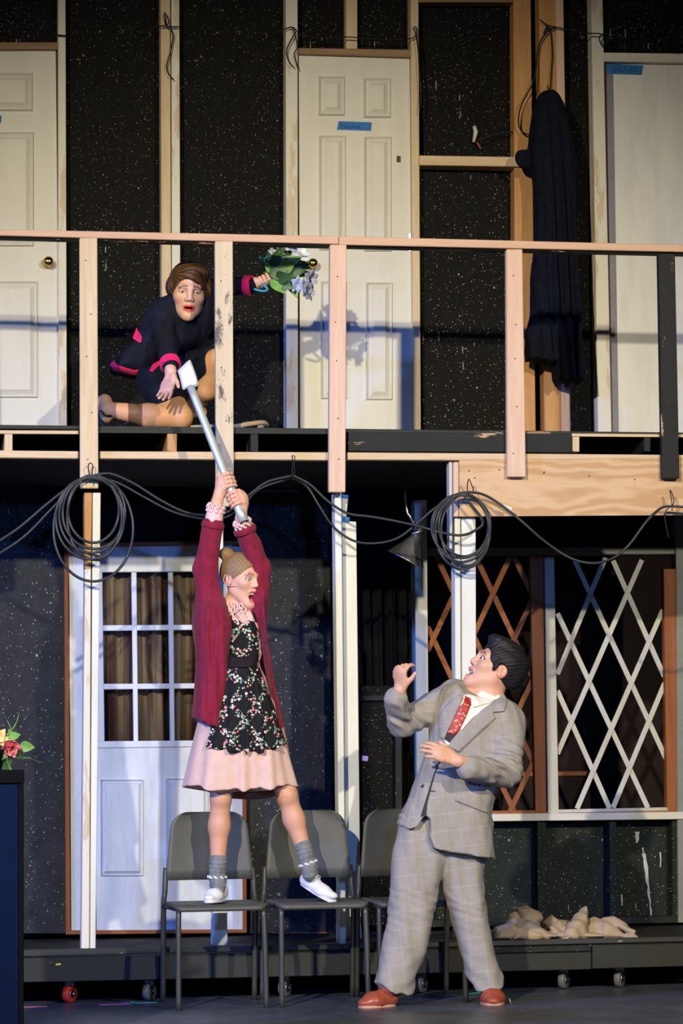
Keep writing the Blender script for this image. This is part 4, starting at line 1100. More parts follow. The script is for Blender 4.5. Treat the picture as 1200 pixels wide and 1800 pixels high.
# hair
HB = [hair_cap(gh, 0.006), EL((0, 0.118, -0.040), (0.10, 0.088, 0.112), 0.012, 's', gh), HALF(gh.wor((0, 0, -0.062)), -(gh.R @ nrm((0, .45, 1))) * -1, 0.01, 's'),
      ]
HB += [EL(A(398, 974, gY + .005), (.036, .034, .031), .008), EL(A(404, 988, gY), (.024, .024, .022), .02)]
bunl = gh.loc(A(402, 982, gY))
sculpt('hair', HB, MT['hair_strands'], girl, 0.0025, strands(gh, bunl, .0005, 44), hair_color2(gh, bunl, (.18, .108, .052), (.30, .195, .10), 37, 3), box=bb([gh.o], .17))
mk('hair_tie', *tube([A(399, 976, gY + .005) + .028 * (math.cos(t) * nrm((.7, .2, .6)) + math.sin(t) * np.array((0, -1, 0))) * (1 + .1 * math.sin(5 * t)) + np.array((0, 0, .006 * math.sin(3 * t))) for t in np.linspace(0, 6.28, 24)[:-1]], .007, 6, True), MT['hair_strands'], girl, True,
   np.tile((.26, .15, .07), (23 * 6, 1)), label='twist of the hair bun')
# headset microphone along the cheek
mk('headset_microphone', *tube(spline([gh.wor(p) for p in ((.082, -.028, .016), (.086, -.03, -.012), (.078, -.012, -.034), (.074, .012, -.034), (.066, .035, -.036))], 5), .0022, 5), MT['mic_beige'], girl, True)
# dress: blouse, bib, waistband, skirt, lining
sculpt('blouse', [INF([(388, 1078), (446, 1072), (456, 1110), (455, 1165), (400, 1168), (394, 1110)], gY, .095, .07, .02)],
       MT['pink_blouse'], girl, 0.005, lambda P: .003 * wob(P, 90, 5), box=bb([sR, sL, wR, wL, A(430, 1180, gY)], .12), label='pale pink blouse with ruffled cuffs')
for w_, e_ in ((wR, eR), (wL, eL)):
    d_ = nrm(e_ - w_); mk('blouse_sleeve', *tube([w_ + d_ * .004, w_ + d_ * .02, w_ + d_ * .06, w_ + d_ * .12], [.034, .037, .040, .042], 20), MT['pink_blouse'], girl, True)
R_ = []
nd = nrm(gh.wor((0, -.02, -.06)) - neck)
for k, (t, r, ph) in enumerate(((.045, .055, 0), (.030, .060, 1), (.012, .066, 2.2), (-.004, .070, .6))):
    R_.append(ring(neck + nd * t + np.array((.012, -.012, 0)), nd + np.array((-.25, -.12, 0)), r, 150, .007, .009, .0045, 15, ph))
for k in range(5):
    R_.append(ring(A(421 + k * 2.5, 1077 + k * 4, gY - .095), (0.25, -1, .1), .015 - .0008 * k, 60, .005, .007, .0042, 7, k * 1.3))
mk('ruffled_collar', *merge(R_), MT['pink_blouse'], girl, True, label='pale pink ruffled collar')
for w_, e_ in ((wR, eR), (wL, eL)):
    d_ = nrm(w_ - e_)
    mk('ruffled_cuff', *merge([ring(w_ - d_ * .012, d_, .036, 100, .005, .008, .004, 10, 0), ring(w_ - d_ * .024, d_, .037, 100, .005, .007, .004, 10, 1.5), ring(w_ - d_ * .002, d_, .038, 100, .006, .009, .0035, 9, 2.5)]), MT['pink_blouse'], girl, True)
def folds(c, n, amp, z0, z1, seed=0):
    """vertical folds deepening towards the hem"""
    def f(P):
        th = np.arctan2(P[:, 0] - c[0], -(P[:, 1] - c[1])); t = np.clip((z1 - P[:, 2]) / (z1 - z0), 0, 1)
        return amp * t * (np.sin(th * n + 1.2 * wob(P, 6, seed)) + .5 * np.sin(th * n * 1.9 + 2))
    return f
zc = A(430, 1170, gY)
sculpt('skirt', [INF([(394, 1168), (454, 1168), (484, 1258), (506, 1330), (522, 1385), (545, 1460), (430, 1500), (300, 1460), (323, 1385), (344, 1290), (366, 1210)], gY, .15, .15, .02), CUTP([(280, 1376), (324, 1381), (380, 1390), (440, 1388), (490, 1383), (522, 1378), (600, 1376), (600, 1560), (280, 1560)], gY)],
       MT['pink_skirt'], girl, 0.005, folds(zc, 9, .007, A(430, 1385, gY)[2], zc[2]), box=bb([A(320, 1160, gY), A(525, 1400, gY)], .18), label='pale pink knee-length skirt')
sculpt('skirt_lining', [INF([(352, 1378), (498, 1378), (486, 1398), (450, 1405), (400, 1403), (372, 1394)], gY + .06, .07, .04, .01)], MT['skirt_lining'], girl, 0.005, None, box=bb([A(345, 1370, gY + .06), A(505, 1410, gY + .06)], .1), label='dark lining under the skirt hem')
ap = [INF([(398, 1150), (449, 1150), (455, 1172), (474, 1225), (498, 1303), (520, 1370), (425, 1400), (330, 1380), (354, 1312), (374, 1240), (392, 1172)], gY - .06, .115, .12, .01), CUTP([(300, 1300), (354, 1311), (385, 1319), (420, 1323), (460, 1320), (498, 1306), (560, 1290), (560, 1460), (300, 1460)], gY - .06)]
sculpt('apron_skirt', ap, MT['apron_floral'], girl, 0.004, folds(zc + np.array((0, -.06, 0)), 12, .008, A(430, 1320, gY)[2], zc[2], 3), box=bb([A(350, 1160, gY), A(500, 1330, gY)], .2), label='black apron skirt with floral trellis print')
bK = bvh_of('blouse|' + girl.name, 'apron_skirt|' + girl.name)
V_, F_ = patch([(406, 1089), (446, 1092), (455, 1110), (455, 1156), (398, 1157), (399, 1120)], bK, .006, .006, 2.5)
mk('apron_bib', V_, F_, MT['apron_floral'], girl, True, label='black apron bib with floral trellis print')
V_, F_ = patch([(397, 1155), (451, 1154), (451, 1172), (397, 1174)], bK, .012, .006, 2.5)
mk('waistband', V_, F_, MT['black_waistband'], girl, True)
for s_ in ([(440, 1072), (447, 1068), (456, 1092), (449, 1094)], [(402, 1070), (405, 1070), (408, 1090), (405, 1092)]):
    r_ = patch(s_, bK, .008, .004, 2)
    if r_: mk('apron_strap', *r_, MT['black_waistband'], girl, True)
# cardigan
def sleeve_w(P): return .0045 * wob(P * (1, 1, .35), 70, 11) + .0006 * np.sin(P[:, 0] * 520)
cg = [INF([(354, 1062), (378, 1052), (396, 1066), (405, 1100), (401, 1150), (399, 1200), (392, 1250), (388, 1300), (384, 1340), (330, 1330), (337, 1263), (342, 1215), (345, 1160), (341, 1110), (345, 1075)], gY - .03, .125, .05, .02),
      INF([(447, 1058), (463, 1040), (466, 1100), (477, 1180), (498, 1274), (506, 1320), (492, 1320), (470, 1190), (457, 1120), (451, 1085)], gY - .02, .105, .03, .02),
      INF([(352, 1070), (400, 1062), (455, 1062), (468, 1110), (482, 1200), (494, 1270), (500, 1330), (345, 1330), (345, 1262), (346, 1160)], gY + .07, .05, .05, .02),
      RC(sR + (0, .0, -.04), eR, .064, .054, .07), RC(eR, wR + (eR - wR) * .30, .054, .046, .02), RC(sL + (0, 0, -.03), eL, .058, .050, .05), RC(eL, wL + (eL - wL) * .18, .050, .044, .02),
      CUTP([(300, 1255), (337, 1262), (360, 1276), (385, 1284), (440, 1270), (488, 1284), (498, 1275), (540, 1270), (540, 1420), (300, 1420)], gY, .006)]
sculpt('cardigan', cg, MT['burgundy_knit'], girl, 0.005, sleeve_w, box=bb([A(335, 1290, gY), A(500, 1290, gY), wR, wL], .14), label='open burgundy knit cardigan')
for w_, e_, t_ in ((wR, eR, .30), (wL, eL, .18)):
    c_ = w_ + (e_ - w_) * t_; d_ = nrm(w_ - e_)
    mk('sleeve_cuff', *tube([c_ - d_ * .018, c_ - d_ * .012, c_ + d_ * .006, c_ + d_ * .010], [.049, .053, .052, .046], 22), MT['burgundy_knit'], girl, True, label='turned-back burgundy cuff')
# socks and shoes
def sock(an, top, nm):
    d_ = nrm(an - top)
    sculpt('sock', [RC(top, an, .041, .036, .01), RC(an, an + d_ * .04, .034, .034, .01), RC(an, an + np.array((0, -.03, -.05)), .034, .032, .01)], MT['grey_sock'], girl, .003, lambda P: .0014 * np.sin((P @ d_) * 300 + 2 * wob(P, 40, 2)), box=bb([top, an + d_ * .05], .05), label='grey marled ankle sock')
    mk('sock_frill', *merge([ring(an + d_ * .004, d_, .039, 80, .003, .003, .005, 9, 0)]), MT['white_canvas'], girl, True)
sock(anR, anR + (knR - anR) * .20, 'r'); sock(anL, anL + (knL - anL) * .23, 'l')
def shoe(heel, ball, toe, nm, mat, parent, w0=.033, w1=.041, up=(0, 0, 1), h=.003, ankle=None, sole=None, lacem=None, label=None):
    up = nrm(up); d_ = nrm(ball - heel)
    L = [RC(heel + up * .034, ball + up * .026, w0, w1 * .9, .02, flat=(up, .95)), RC(ball + up * .024, toe + up * .018, w1, w1 * .66, .02, flat=(up, .62))]
    if ankle is not None: L.append(RC(heel + up * .045 + d_ * .02, ankle, .034, .036, .02))
    L.append((lambda P: -((P - heel) @ up), 'i', .004))
    o = sculpt(nm, L, mat, parent, h, None, box=bb([heel, toe, ball], .11), label=label)
    if sole is not None:
        s_ = nrm(np.cross(d_, up)); tt = np.linspace(0, 2 * math.pi, 36, endpoint=False); P = []
        mid = (heel + toe) / 2; Ln = np.linalg.norm(toe - heel) / 2 + .03
        for t in tt:
            f = math.cos(t); wdt = (w0 if f < 0 else w1) * (1.02)
            P.append(mid + d_ * Ln * f * .97 + s_ * wdt * math.copysign(abs(math.sin(t)) ** .7, math.sin(t)))
        mk('sole', *prism([p - up * .002 for p in P], .011, 0, up), sole, o)
    if lacem is not None:
        s_ = nrm(np.cross(d_, up)); T = []
        for k in range(5):
            c_ = heel + (ball - heel) * (.55 + .13 * k) + up * (.066 - .006 * k)
            T.append(tube([c_ - s_ * .018 - up * .006 + d_ * .006, c_ + up * .002, c_ + s_ * .018 - up * .006 - d_ * .006], .0022, 5))
            T.append(tube([c_ + s_ * .018 - up * .006 + d_ * .006, c_ + up * .003, c_ - s_ * .018 - up * .006 - d_ * .006], .0022, 5))
        c_ = heel + (ball - heel) * .5 + up * .068
        for sg in (-1, 1): T.append(tube([c_ + s_ * sg * (.004 + .020 * math.sin(a)) + d_ * (.012 - .03 * math.sin(a / 2)) + up * .006 * math.sin(a) for a in np.linspace(0, 3.0, 9)], .002, 5))
        mk('laces', *merge(T), lacem, o, True)
    return o
ZS = 0.452                                       # chair seat
def onseat(px, py): return atz(px, py, ZS)
def P3(px, Y, z):                                # point of given depth and height under a pixel column
    p = at(px, 1570, Y); p[2] = z; return p
shoe(P3(388, gY + .03, ZS + .003), P3(375, gY - .09, ZS + .003), P3(368, gY - .13, ZS + .003), 'shoe', MT['white_canvas'], girl, .033, .038, ankle=A(382, 1545, gY - .01), sole=MT['white_canvas'], lacem=MT['white_canvas'], label='white canvas lace-up shoe')
hl, bl_, tl = P3(536, gY + .0, ZS + .055), P3(565, gY - .07, ZS + .012), P3(582, gY - .10, ZS + .004)
shoe(hl, bl_, tl, 'shoe', MT['white_canvas'], girl, .033, .037, up=nrm(np.cross(np.cross(tl - hl, (0, 0, 1)), tl - hl)), ankle=A(543, 1520, gY - .05), sole=MT['white_canvas'], lacem=MT['white_canvas'], label='white canvas lace-up shoe')

# ================================================================== the axe
ax_ = thing('axe', 'silver prop axe with long pole handle held up by the woman in burgundy', 'axe', axe_b)
mk('handle', *tube([onaxe(680), onaxe(700), axe_a + (axe_b - axe_a) * .5, axe_b - axd * .05, axe_b], [.017, .018, .019, .021, .024], 20), MT['axe_silver'], ax_, True)
mk('end_cap', *tube([axe_b, axe_b + axd * .004], [.0225, .02], 20), MT['rubber_black'], ax_)
Yb = axe_a[1]
bp_ = spline([(312, 652), (331, 634), (336, 637), (344, 658), (348, 674), (344, 680), (333, 680), (326, 684), (321, 684), (317, 668), (312, 652)], 4)[:-1]
Vb = []; n_ = len(bp_); cb = np.mean([at(x, y, Yb) for x, y in bp_], 0)
fr_ = [at(x, y, Yb) for x, y in bp_]
V_ = np.array([cb + (p - cb) * .8 + np.array((0, -.011, 0)) for p in fr_] + [p + np.array((0, -.003, 0)) for p in fr_] + [p + np.array((0, .003, 0)) for p in fr_] + [cb + (p - cb) * .8 + np.array((0, .011, 0)) for p in fr_])
F_ = [list(range(n_)), list(range(4 * n_ - 1, 3 * n_ - 1, -1))]
for l in range(3): F_ += [[l * n_ + (i + 1) % n_, l * n_ + i, (l + 1) * n_ + i, (l + 1) * n_ + (i + 1) % n_] for i in range(n_)]
mk('blade', V_, F_, MT['axe_blade'], ax_, False, label='pale flat silver axe blade')
# ================================================================== the man in the plaid suit
mY = -0.66
man = thing('person', 'man in grey plaid suit and red tie leaning back with hands raised, looking up', 'person', np.array((*at(760, 1755, mY)[:2], 0.0)))
mh = face_frame(A(870, 1176, mY + .02), -72, 33, 4, 1.10)
nk = A(853, 1232, mY + .02)
mS = dict(SK); mS.update(lip=(0.50, 0.19, 0.15), brow=(0.012, 0.010, 0.010), iris=(0.03, .02, .015), mouth=(.10, .03, .03), blush=(.62, .27, .18))
sLm, eLm, cLm, wLm = A(893, 1268, mY - .02), A(890, 1356, mY - .14), A(822, 1350, mY - .27), A(806, 1338, mY - .29)
sRm, eRm, cRm, wRm = A(788, 1228, mY + .06), A(706, 1272, mY + .02), A(695, 1228, mY - .10), A(702, 1213, mY - .12)
Mp = head_prims(mh, 0.42, False)
Mp += [RC(mh.wor((0, -.02, -.05)), nk, .058, .060, .03), RC(nk, A(840, 1290, mY), .07, .12, .04, flat=((0, 1, 0), .7)), RC(A(835, 1290, mY), A(790, 1440, mY), .12, .11, .04, flat=((0, 1, 0), .7)),
       RC(nk, sLm, .05, .05, .03), RC(nk, sRm, .05, .05, .03), RC(sLm, eLm, .05, .042, .02), RC(eLm, wLm, .042, .028, .02), RC(sRm, eRm, .05, .042, .02), RC(eRm, wRm, .042, .028, .02),
       RC(A(770, 1450, mY), A(722, 1590, mY), .07, .05, .03), RC(A(722, 1590, mY), A(690, 1725, mY), .045, .032, .02), RC(A(800, 1460, mY + .02), A(822, 1600, mY + .02), .062, .048, .03), RC(A(822, 1600, mY + .02), A(858, 1722, mY), .042, .032, .02)]
# near hand: fingers spread to the left; far hand: raised, fingers curled
Mp += hand(wLm + (A(797, 1334, mY - .29) - wLm) * .6, -RT * .95 + ZZ * .42 - F0 * .25, RT * .1 + F0 * .9 - ZZ * .4, ZZ, [(18, 22, 14), (14, 20, 12), (16, 18, 12), (16, 16, 12)], 1.0, (0.75, .55, .35), .10)
Mp += hand(wRm, ZZ * .93 + RT * .02 - F0 * .25, RT * .55 + F0 * .60, RT, [(42, 38, 28), (55, 45, 30), (62, 50, 32), (66, 52, 34)], 1.0, (0.75, .62, .35), .10)
mc = head_col(mh, mS, 0.42, lid=0.0, makeup=0.15)
sculpt('body', Mp, MT['skin'], man, 0.0032, None, lambda V: mc(V, np.tile((.60, .33, .215), (len(V), 1))), box=bb([mh.o, sLm, eLm, wLm, wRm, A(660, 1200, mY), A(690, 1740, mY), A(870, 1740, mY), A(745, 1300, mY - .35)], .13))
# hair: short dark, swept up over the forehead
Hm = [hair_cap(mh, 0.012), EL((0, .020, .098), (.060, .075, .034), .02, 'u', mh), EL((0, -.075, .02), (.070, .045, .085), .02, 'u', mh), EL((0, 0.118, -0.045), (0.115, 0.075, 0.122), 0.012, 's', mh),
      HALF(mh.wor((0, -.02, -0.055)), mh.R @ nrm((0, .30, 1)), 0.008, 's'), EL((.085, .002, -.022), (.022, .034, .044), .006, 's', mh), EL((-.085, .002, -.022), (.022, .034, .044), .006, 's', mh),
      EL((.074, .026, .002), (.012, .010, .026), .006, 'u', mh), EL((-.074, .026, .002), (.012, .010, .026), .006, 'u', mh)]
sculpt('hair', Hm, MT['hair_strands'], man, .0026, lambda P: strands(mh, (0, -.6, .5), .0007, 46)(P) + .003 * wob(P, 50, 9), hair_color2(mh, (0, -.6, .5), (.005, .005, .007), (.018, .015, .015), 30, 4), box=bb([mh.o], .2))
# trousers
def trw(P):
    low = np.clip((A(700, 1660, mY)[2] - P[:, 2]) / .12, 0, 1.2); kn_ = np.exp(-((P[:, 2] - A(830, 1590, mY)[2]) / .12) ** 2)
    return .004 * wob(P * (1, 1, .4), 45, 21) + .0035 * np.sin(P[:, 0] * 70 + P[:, 2] * 9 + 1.5 * wob(P, 8, 23)) + (.009 * low + .005 * kn_) * wob(P * (.6, 1, 1.3), 44, 22) - .003 * kn_ * np.abs(np.sin(P @ np.array((30, 0, 75.)) + 2 * wob(P, 18, 5)))
sculpt('trousers', [INF([(700, 1430), (800, 1430), (795, 1490), (770, 1560), (756, 1640), (742, 1690), (722, 1746), (715, 1800), (650, 1800), (652, 1736), (668, 1690), (680, 1620), (688, 1540)], mY, .088, .085, .02),
                    INF([(750, 1430), (862, 1430), (854, 1500), (850, 1560), (862, 1640), (874, 1690), (887, 1736), (894, 1800), (838, 1800), (832, 1738), (822, 1715), (806, 1660), (788, 1600), (768, 1530)], mY + .02, .088, .085, .015),
                    CUTP([(600, 1722), (650, 1726), (668, 1734), (690, 1746), (712, 1748), (740, 1740), (800, 1740), (838, 1742), (870, 1738), (900, 1730), (900, 1850), (600, 1850)], mY, .003)],
       MT['suit_plaid'], man, .0058, trw, box=bb([A(650, 1420, mY), A(890, 1750, mY)], .14), label='loose grey plaid suit trousers')
# jacket with sleeves
def jkw(P):
    q = pix(P); arm = np.exp(-((q[:, 0] - 888) / 34) ** 2 - ((q[:, 1] - 1345) / 42) ** 2) + np.exp(-((q[:, 0] - 712) / 34) ** 2 - ((q[:, 1] - 1262) / 26) ** 2)
    return .0025 * wob(P, 40, 31) + .010 * arm * np.sin(P @ np.array((60, 40, 130.)) + 2.5 * wob(P, 30, 33)) + .003 * wob(P * (1, 1, .5), 60, 35)
jk = [INF([(800, 1196), (826, 1216), (850, 1226), (884, 1226), (910, 1246), (918, 1290), (896, 1340), (868, 1400), (862, 1450), (864, 1530), (800, 1560), (735, 1560), (716, 1510), (690, 1470), (714, 1412), (738, 1350), (754, 1300), (760, 1255), (776, 1212)], mY, .135, .12, .02),
      CUTP([(660, 1430), (697, 1441), (700, 1450), (712, 1458), (724, 1452), (738, 1432), (747, 1440), (744, 1470), (752, 1490), (790, 1499), (862, 1509), (920, 1512), (920, 1620), (640, 1620)], mY, .004),
      RC(sLm, eLm, .074, .064, .03), RC(eLm, cLm, .064, .050, .025), RC(sRm, eRm, .068, .060, .03), RC(eRm, cRm, .058, .052, .02),
      EL(A(802, 1208, mY + .05), (.05, .06, .035), .03)]
sculpt('jacket', jk, MT['suit_plaid'], man, .005, jkw, box=bb([A(680, 1190, mY), A(925, 1520, mY), cLm, eLm, cRm, eRm], .15), label='grey plaid suit jacket')
jb = bvh_of('jacket|' + man.name, 'trousers|' + man.name)
def on(name, poly, m, off=.004, th=.006, step=2.5, smooth=False, puff=0.0, label=None, b=None, par=None):
    r = patch(poly, b or jb, off, th, step, smooth, puff)
    return mk(name, *r, MT[m], par or man, True, label=label) if r else None
on('shirt_front', [(815, 1222), (848, 1228), (880, 1222), (862, 1240), (830, 1262), (800, 1296), (786, 1312), (780, 1300), (800, 1262)], 'shirt_cream', .004, label='cream shirt front')
on('waistcoat', [(798, 1268), (806, 1262), (800, 1290), (812, 1280), (790, 1306), (782, 1300), (780, 1292)], 'vest_and_gap_dark', .006)
on('tie', [(818, 1222), (829, 1224), (828, 1238), (818, 1262), (806, 1286), (795, 1292), (787, 1288), (793, 1268), (806, 1244), (814, 1236)], 'tie_paisley', .010, .006, 2.0, label='red and tan paisley tie')
cn = nrm(mh.wor((0, -.02, -.05)) - nk); cu_ = nrm(np.cross(cn, (0, 1, 0))); cv_ = np.cross(cn, cu_); V = []; Fc = []
for k in range(40):
    a = 2 * math.pi * k / 40; e = cu_ * math.cos(a) + cv_ * math.sin(a)
    for r_, h_ in ((.080, -.022), (.070, .026), (.066, .026), (.070, -.022)): V.append(nk + e * r_ + cn * h_)
for k in range(40):
    l = (k + 1) % 40
    for q in range(4): Fc.append([k * 4 + q, l * 4 + q, l * 4 + (q + 1) % 4, k * 4 + (q + 1) % 4])
mk('collar_band', V, Fc, MT['shirt_cream'], man, True)
on('collar', [(814, 1222), (822, 1220), (848, 1226), (878, 1222), (878, 1226), (858, 1236), (832, 1243), (828, 1238), (828, 1228)], 'shirt_cream', .018, .02, 2.5, label='cream shirt collar')
on('lapel', [(884, 1218), (892, 1230), (886, 1250), (866, 1252), (871, 1262), (840, 1290), (806, 1322), (786, 1312), (815, 1280), (846, 1248), (868, 1232)], 'suit_plaid', .012, .008, 2.5, puff=.003)
on('lapel', [(806, 1220), (815, 1226), (803, 1250), (790, 1278), (780, 1300), (772, 1296), (770, 1262), (784, 1238)], 'suit_plaid', .010, .008, 2.5, puff=.003)
on('pocket_flap', [(803, 1392), (846, 1404), (858, 1412), (857, 1430), (800, 1408)], 'suit_plaid', .006, .006, 2.5, puff=.003)
on('front_gap_shade', [(783, 1310), (786, 1312), (764, 1362), (757, 1388), (751, 1412), (748, 1440), (743, 1442), (739, 1434), (746, 1412), (754, 1386), (762, 1360)], 'vest_and_gap_dark', .0015, .003)  # dark strip painting in the shade of the gap where the jacket fronts overlap
for (x, y) in ((768, 1345), (743, 1382)):
    p_ = hitpx(jb, x, y)
    if p_ is not None: mk('button', *lathe([(.0085, 0), (.0085, .003), (.006, .0042), (.001, .0035)], p_, -FW, 14), MT['button_dark'], man, True)
on('buttonhole', [(755, 1389), (765, 1390.5), (765, 1392), (755, 1391)], 'button_dark', .002, .002, 2)
for (x, y) in ((825, 1376), (833, 1378.5), (841, 1380)):
    p_ = hitpx(jb, x, y)
    if p_ is not None: mk('cuff_button', *lathe([(.006, 0), (.006, .003), (.004, .004), (.001, .0035)], p_, -FW, 12), MT['button_dark'], man, True)
for c_, w_, r_ in ((cLm, wLm, .042), (cRm, wRm, .040)):
    d_ = nrm(w_ - c_)
    mk('shirt_cuff', *tube([c_ - d_ * .01, c_ + d_ * .012, c_ + d_ * .016, c_ + d_ * .010], [r_ + .004, r_, r_ - .003, r_ - .008], 22), MT['shirt_cream'], man, True)
def G0(px, Y):
    p = at(px, 1755, Y); p[2] = 0.003; return p
shoe(G0(684, mY + .0), G0(655, mY - .03), G0(641, mY - .04), 'shoe', MT['leather_tan'], man, .040, .048, ankle=A(688, 1726, mY), sole=MT['leather_edge'], label='reddish tan leather shoe')
shoe(G0(862, mY + .06), G0(866, mY - .06), G0(867, mY - .10), 'shoe', MT['leather_tan'], man, .043, .052, ankle=A(862, 1726, mY), sole=MT['leather_edge'], label='reddish tan leather shoe')

# ================================================================== the woman kneeling on the balcony
wY = 0.36
wom = thing('person', 'woman in black pink-trimmed jacket kneeling on the balcony, reaching down', 'person', np.array((*at(270, 752, wY)[:2], ZD)))
wh = face_frame(A(331, 513, wY - .06), 8, -13, 4, 1.13)
wS = dict(SK); wS.update(lip=(.72, .055, .04), brow=(.05, .025, .015), iris=(.05, .035, .025))
wn = A(326, 556, wY + .02)
s1, e1, c1, w1_ = A(282, 548, wY - .02), A(291, 602, wY - .16), A(299, 640, wY - .27), A(300, 652, wY - .30)
s2_, e2, c2, w2_ = A(362, 512, wY + .05), A(402, 502, wY + .02), A(437, 502, wY - .03), A(447, 497, wY - .04)
LW = []
kA, fA = A(316, 733, .22), A(190, 720, .30); hA = A(275, 668, .42)
kB, hB, fB = A(384, 634, .30), A(310, 655, .48), A(335, 722, .56)
LW += [RC(hA, kA, .085, .060, .03), RC(kA, A(262, 731, .26), .056, .058, .02), RC(A(262, 731, .26), fA, .055, .036, .02),
       RC(hB, kB, .085, .058, .03), RC(kB, A(362, 684, .40), .056, .054, .02), RC(A(362, 684, .40), fB, .053, .036, .02), RC(fA, A(184, 705, .33), .034, .030, .015), RC(A(184, 705, .33), A(186, 735, .30), .030, .026, .015), RC(fB, fB + (.05, -.02, -.01), .03, .028, .02)]
Wp = head_prims(wh, 0.10, True, 1.03)
Wp += [RC(wh.wor((0, -.02, -.05)), wn, .045, .05, .02), RC(wn, A(318, 580, wY + .04), .06, .09, .03), RC(A(318, 580, wY + .04), A(262, 630, wY + .1), .09, .08, .03), RC(A(262, 630, wY + .1), A(285, 660, .45), .09, .10, .03),
       RC(wn, s1, .045, .045, .03), RC(wn, s2_, .045, .045, .03), RC(s1, e1, .042, .036, .02), RC(e1, w1_, .036, .027, .02), RC(s2_, e2, .042, .036, .02), RC(e2, w2_, .036, .025, .02)]
Wp += [(f, op, k) for f, op, k in [((lambda P, g=g: g(P) + .003), o_, k_) for g, o_, k_ in LW]]
Wp += hand(w1_ + (0, -.005, -.01), -ZZ * .88 - RT * .20 - F0 * .28, -RT * .35 - F0 * .75 - ZZ * .1, RT, [(6, 12, 10), (10, 14, 10), (12, 16, 12), (6, 8, 8)], .98, (.72, .62, -.05), .16)
bq_a, bq_b = A(447, 499, wY - .05), A(500, 474, wY - .07); bqd = nrm(bq_b - bq_a)
Wp += grip(A(461, 492, wY - .05), bqd, -ZZ * .1 + F0 * .9, A(449, 499, wY - .03), .013, .95, -1, 215, 150)
wc = head_col(wh, wS, .10, lid=.62, makeup=.65, frown=1.6)
sculpt('body', Wp, MT['skin'], wom, .003, None, lambda V: wc(V, np.tile((.66, .385, .29), (len(V), 1))), box=bb([wh.o, s1, w1_, A(290, 710, wY - .4), w2_, A(475, 490, wY - .1), fA, kA, kB, fB, hA, hB], .12))
def tcol(V):
    c = np.tile((.58, .30, .145), (len(V), 1)); q = pix(V)
    band = (q[:, 0] > 225) & (q[:, 0] < 250) & (q[:, 1] > 690); c[band] = (.16, .075, .035); return c
vcol('tights', 0.55, 0.3)
sculpt('tights', LW, MT['tights'], wom, .0045, None, tcol, box=bb([fA, kA, kB, fB, hA, hB], .12), label='tan tights with a dark knee band')
# strappy black shoe
mk('shoe', *merge([tube(spline([A(176, 722, .27), A(184, 729, .26), A(194, 731, .27), A(202, 728, .30)], 5), .006, 6), tube([A(176, 735, .30), A(178, 752, .31)], [.012, .008], 8), tube(spline([A(176, 740, .28), A(184, 750, .27), A(200, 752, .28), A(215, 748, .30)], 5), .010, 8)]), MT['leather_black'], wom, True, label='black strappy heeled shoe')
# skirt, jacket, trims
sculpt('skirt', [INF([(236, 648), (285, 640), (352, 612), (380, 612), (374, 624), (345, 652), (326, 684), (300, 694), (292, 707), (272, 708), (250, 694)], .40, .13, .06, .02), RC(hA, hA + (kA - hA) * .62, .094, .078, .02), RC(hB, hB + (kB - hB) * .72, .092, .074, .02)],
       MT['black_wool'], wom, .005, lambda P: .004 * wob(P, 35, 41), box=bb([hA, hB, kB, kA, A(235, 700, .4)], .14), label='black skirt')
wj = [INF([(292, 522), (312, 512), (352, 500), (374, 500), (380, 530), (374, 575), (350, 612), (312, 632), (286, 640), (272, 650), (250, 664), (190, 655), (214, 622), (238, 596), (246, 570), (262, 540)], wY + .05, .13, .07, .02, slope=(.15, -.25)),
      CUTP([(160, 640), (193, 648), (236, 660), (262, 657), (285, 640), (300, 636), (300, 700), (160, 700)], wY, .004),
      RC(s1, e1, .058, .048, .03), RC(e1, c1, .048, .045, .02), RC(s2_, e2, .056, .048, .03), RC(e2, c2, .048, .044, .02), RC(wn + (0, 0, .0), A(330, 562, wY - .04), .06, .04, .02)]
sculpt('jacket', wj, MT['black_wool'], wom, .0055, lambda P: .003 * wob(P, 45, 51), box=bb([s1, c1, c2, s2_, A(190, 660, wY)], .17), label='fitted black peplum jacket')
wb = bvh_of('jacket|' + wom.name)
on('waist_trim', [(240, 576), (244, 583), (249, 592), (248, 602), (243, 602), (233, 594), (236, 586)], 'hot_pink', .004, .006, 2, b=wb, par=wom, label='hot pink waist trim')
on('hem_trim', [(193, 641), (200, 633), (206, 642), (236, 651), (262, 647), (262, 657), (236, 661), (200, 652)], 'hot_pink', .004, .006, 2, b=wb, par=wom, label='hot pink hem trim')
wb2 = bvh_of('jacket|' + wom.name, 'skirt|' + wom.name)
on('hem_trim', [(262, 652), (268, 640), (283, 632), (286, 636), (276, 646), (268, 654)], 'hot_pink', .006, .006, 2, b=wb2, par=wom)
for c_, e_ in ((c1, e1), (c2, e2)):
    d_ = nrm(c_ - e_)
    mk('cuff', *tube([c_ - d_ * .022, c_ - d_ * .020, c_ + d_ * .016, c_ + d_ * .018, c_ + d_ * .012], [.046, .049, .050, .047, .040], 22), MT['hot_pink'], wom, True, label='hot pink jacket cuff')
Hw = [hair_cap(wh, 0.012), EL((-.025, .035, .088), (.060, .052, .034), .02, 'u', wh), EL((0.028, 0.128, -0.036), (0.086, 0.086, 0.118), 0.010, 's', wh), EL((-0.025, 0.126, -0.062), (0.086, 0.084, 0.112), 0.010, 's', wh),
      HALF(wh.wor((0, -.02, -0.055)), wh.R @ nrm((0, .2, 1)), 0.01, 's'), EL((.078, .004, .018), (.020, .036, .038), .014, 'u', wh), EL((-.078, .004, .018), (.020, .036, .038), .014, 'u', wh), EL((0, -.07, -.03), (.075, .035, .05), .02, 'u', wh)]
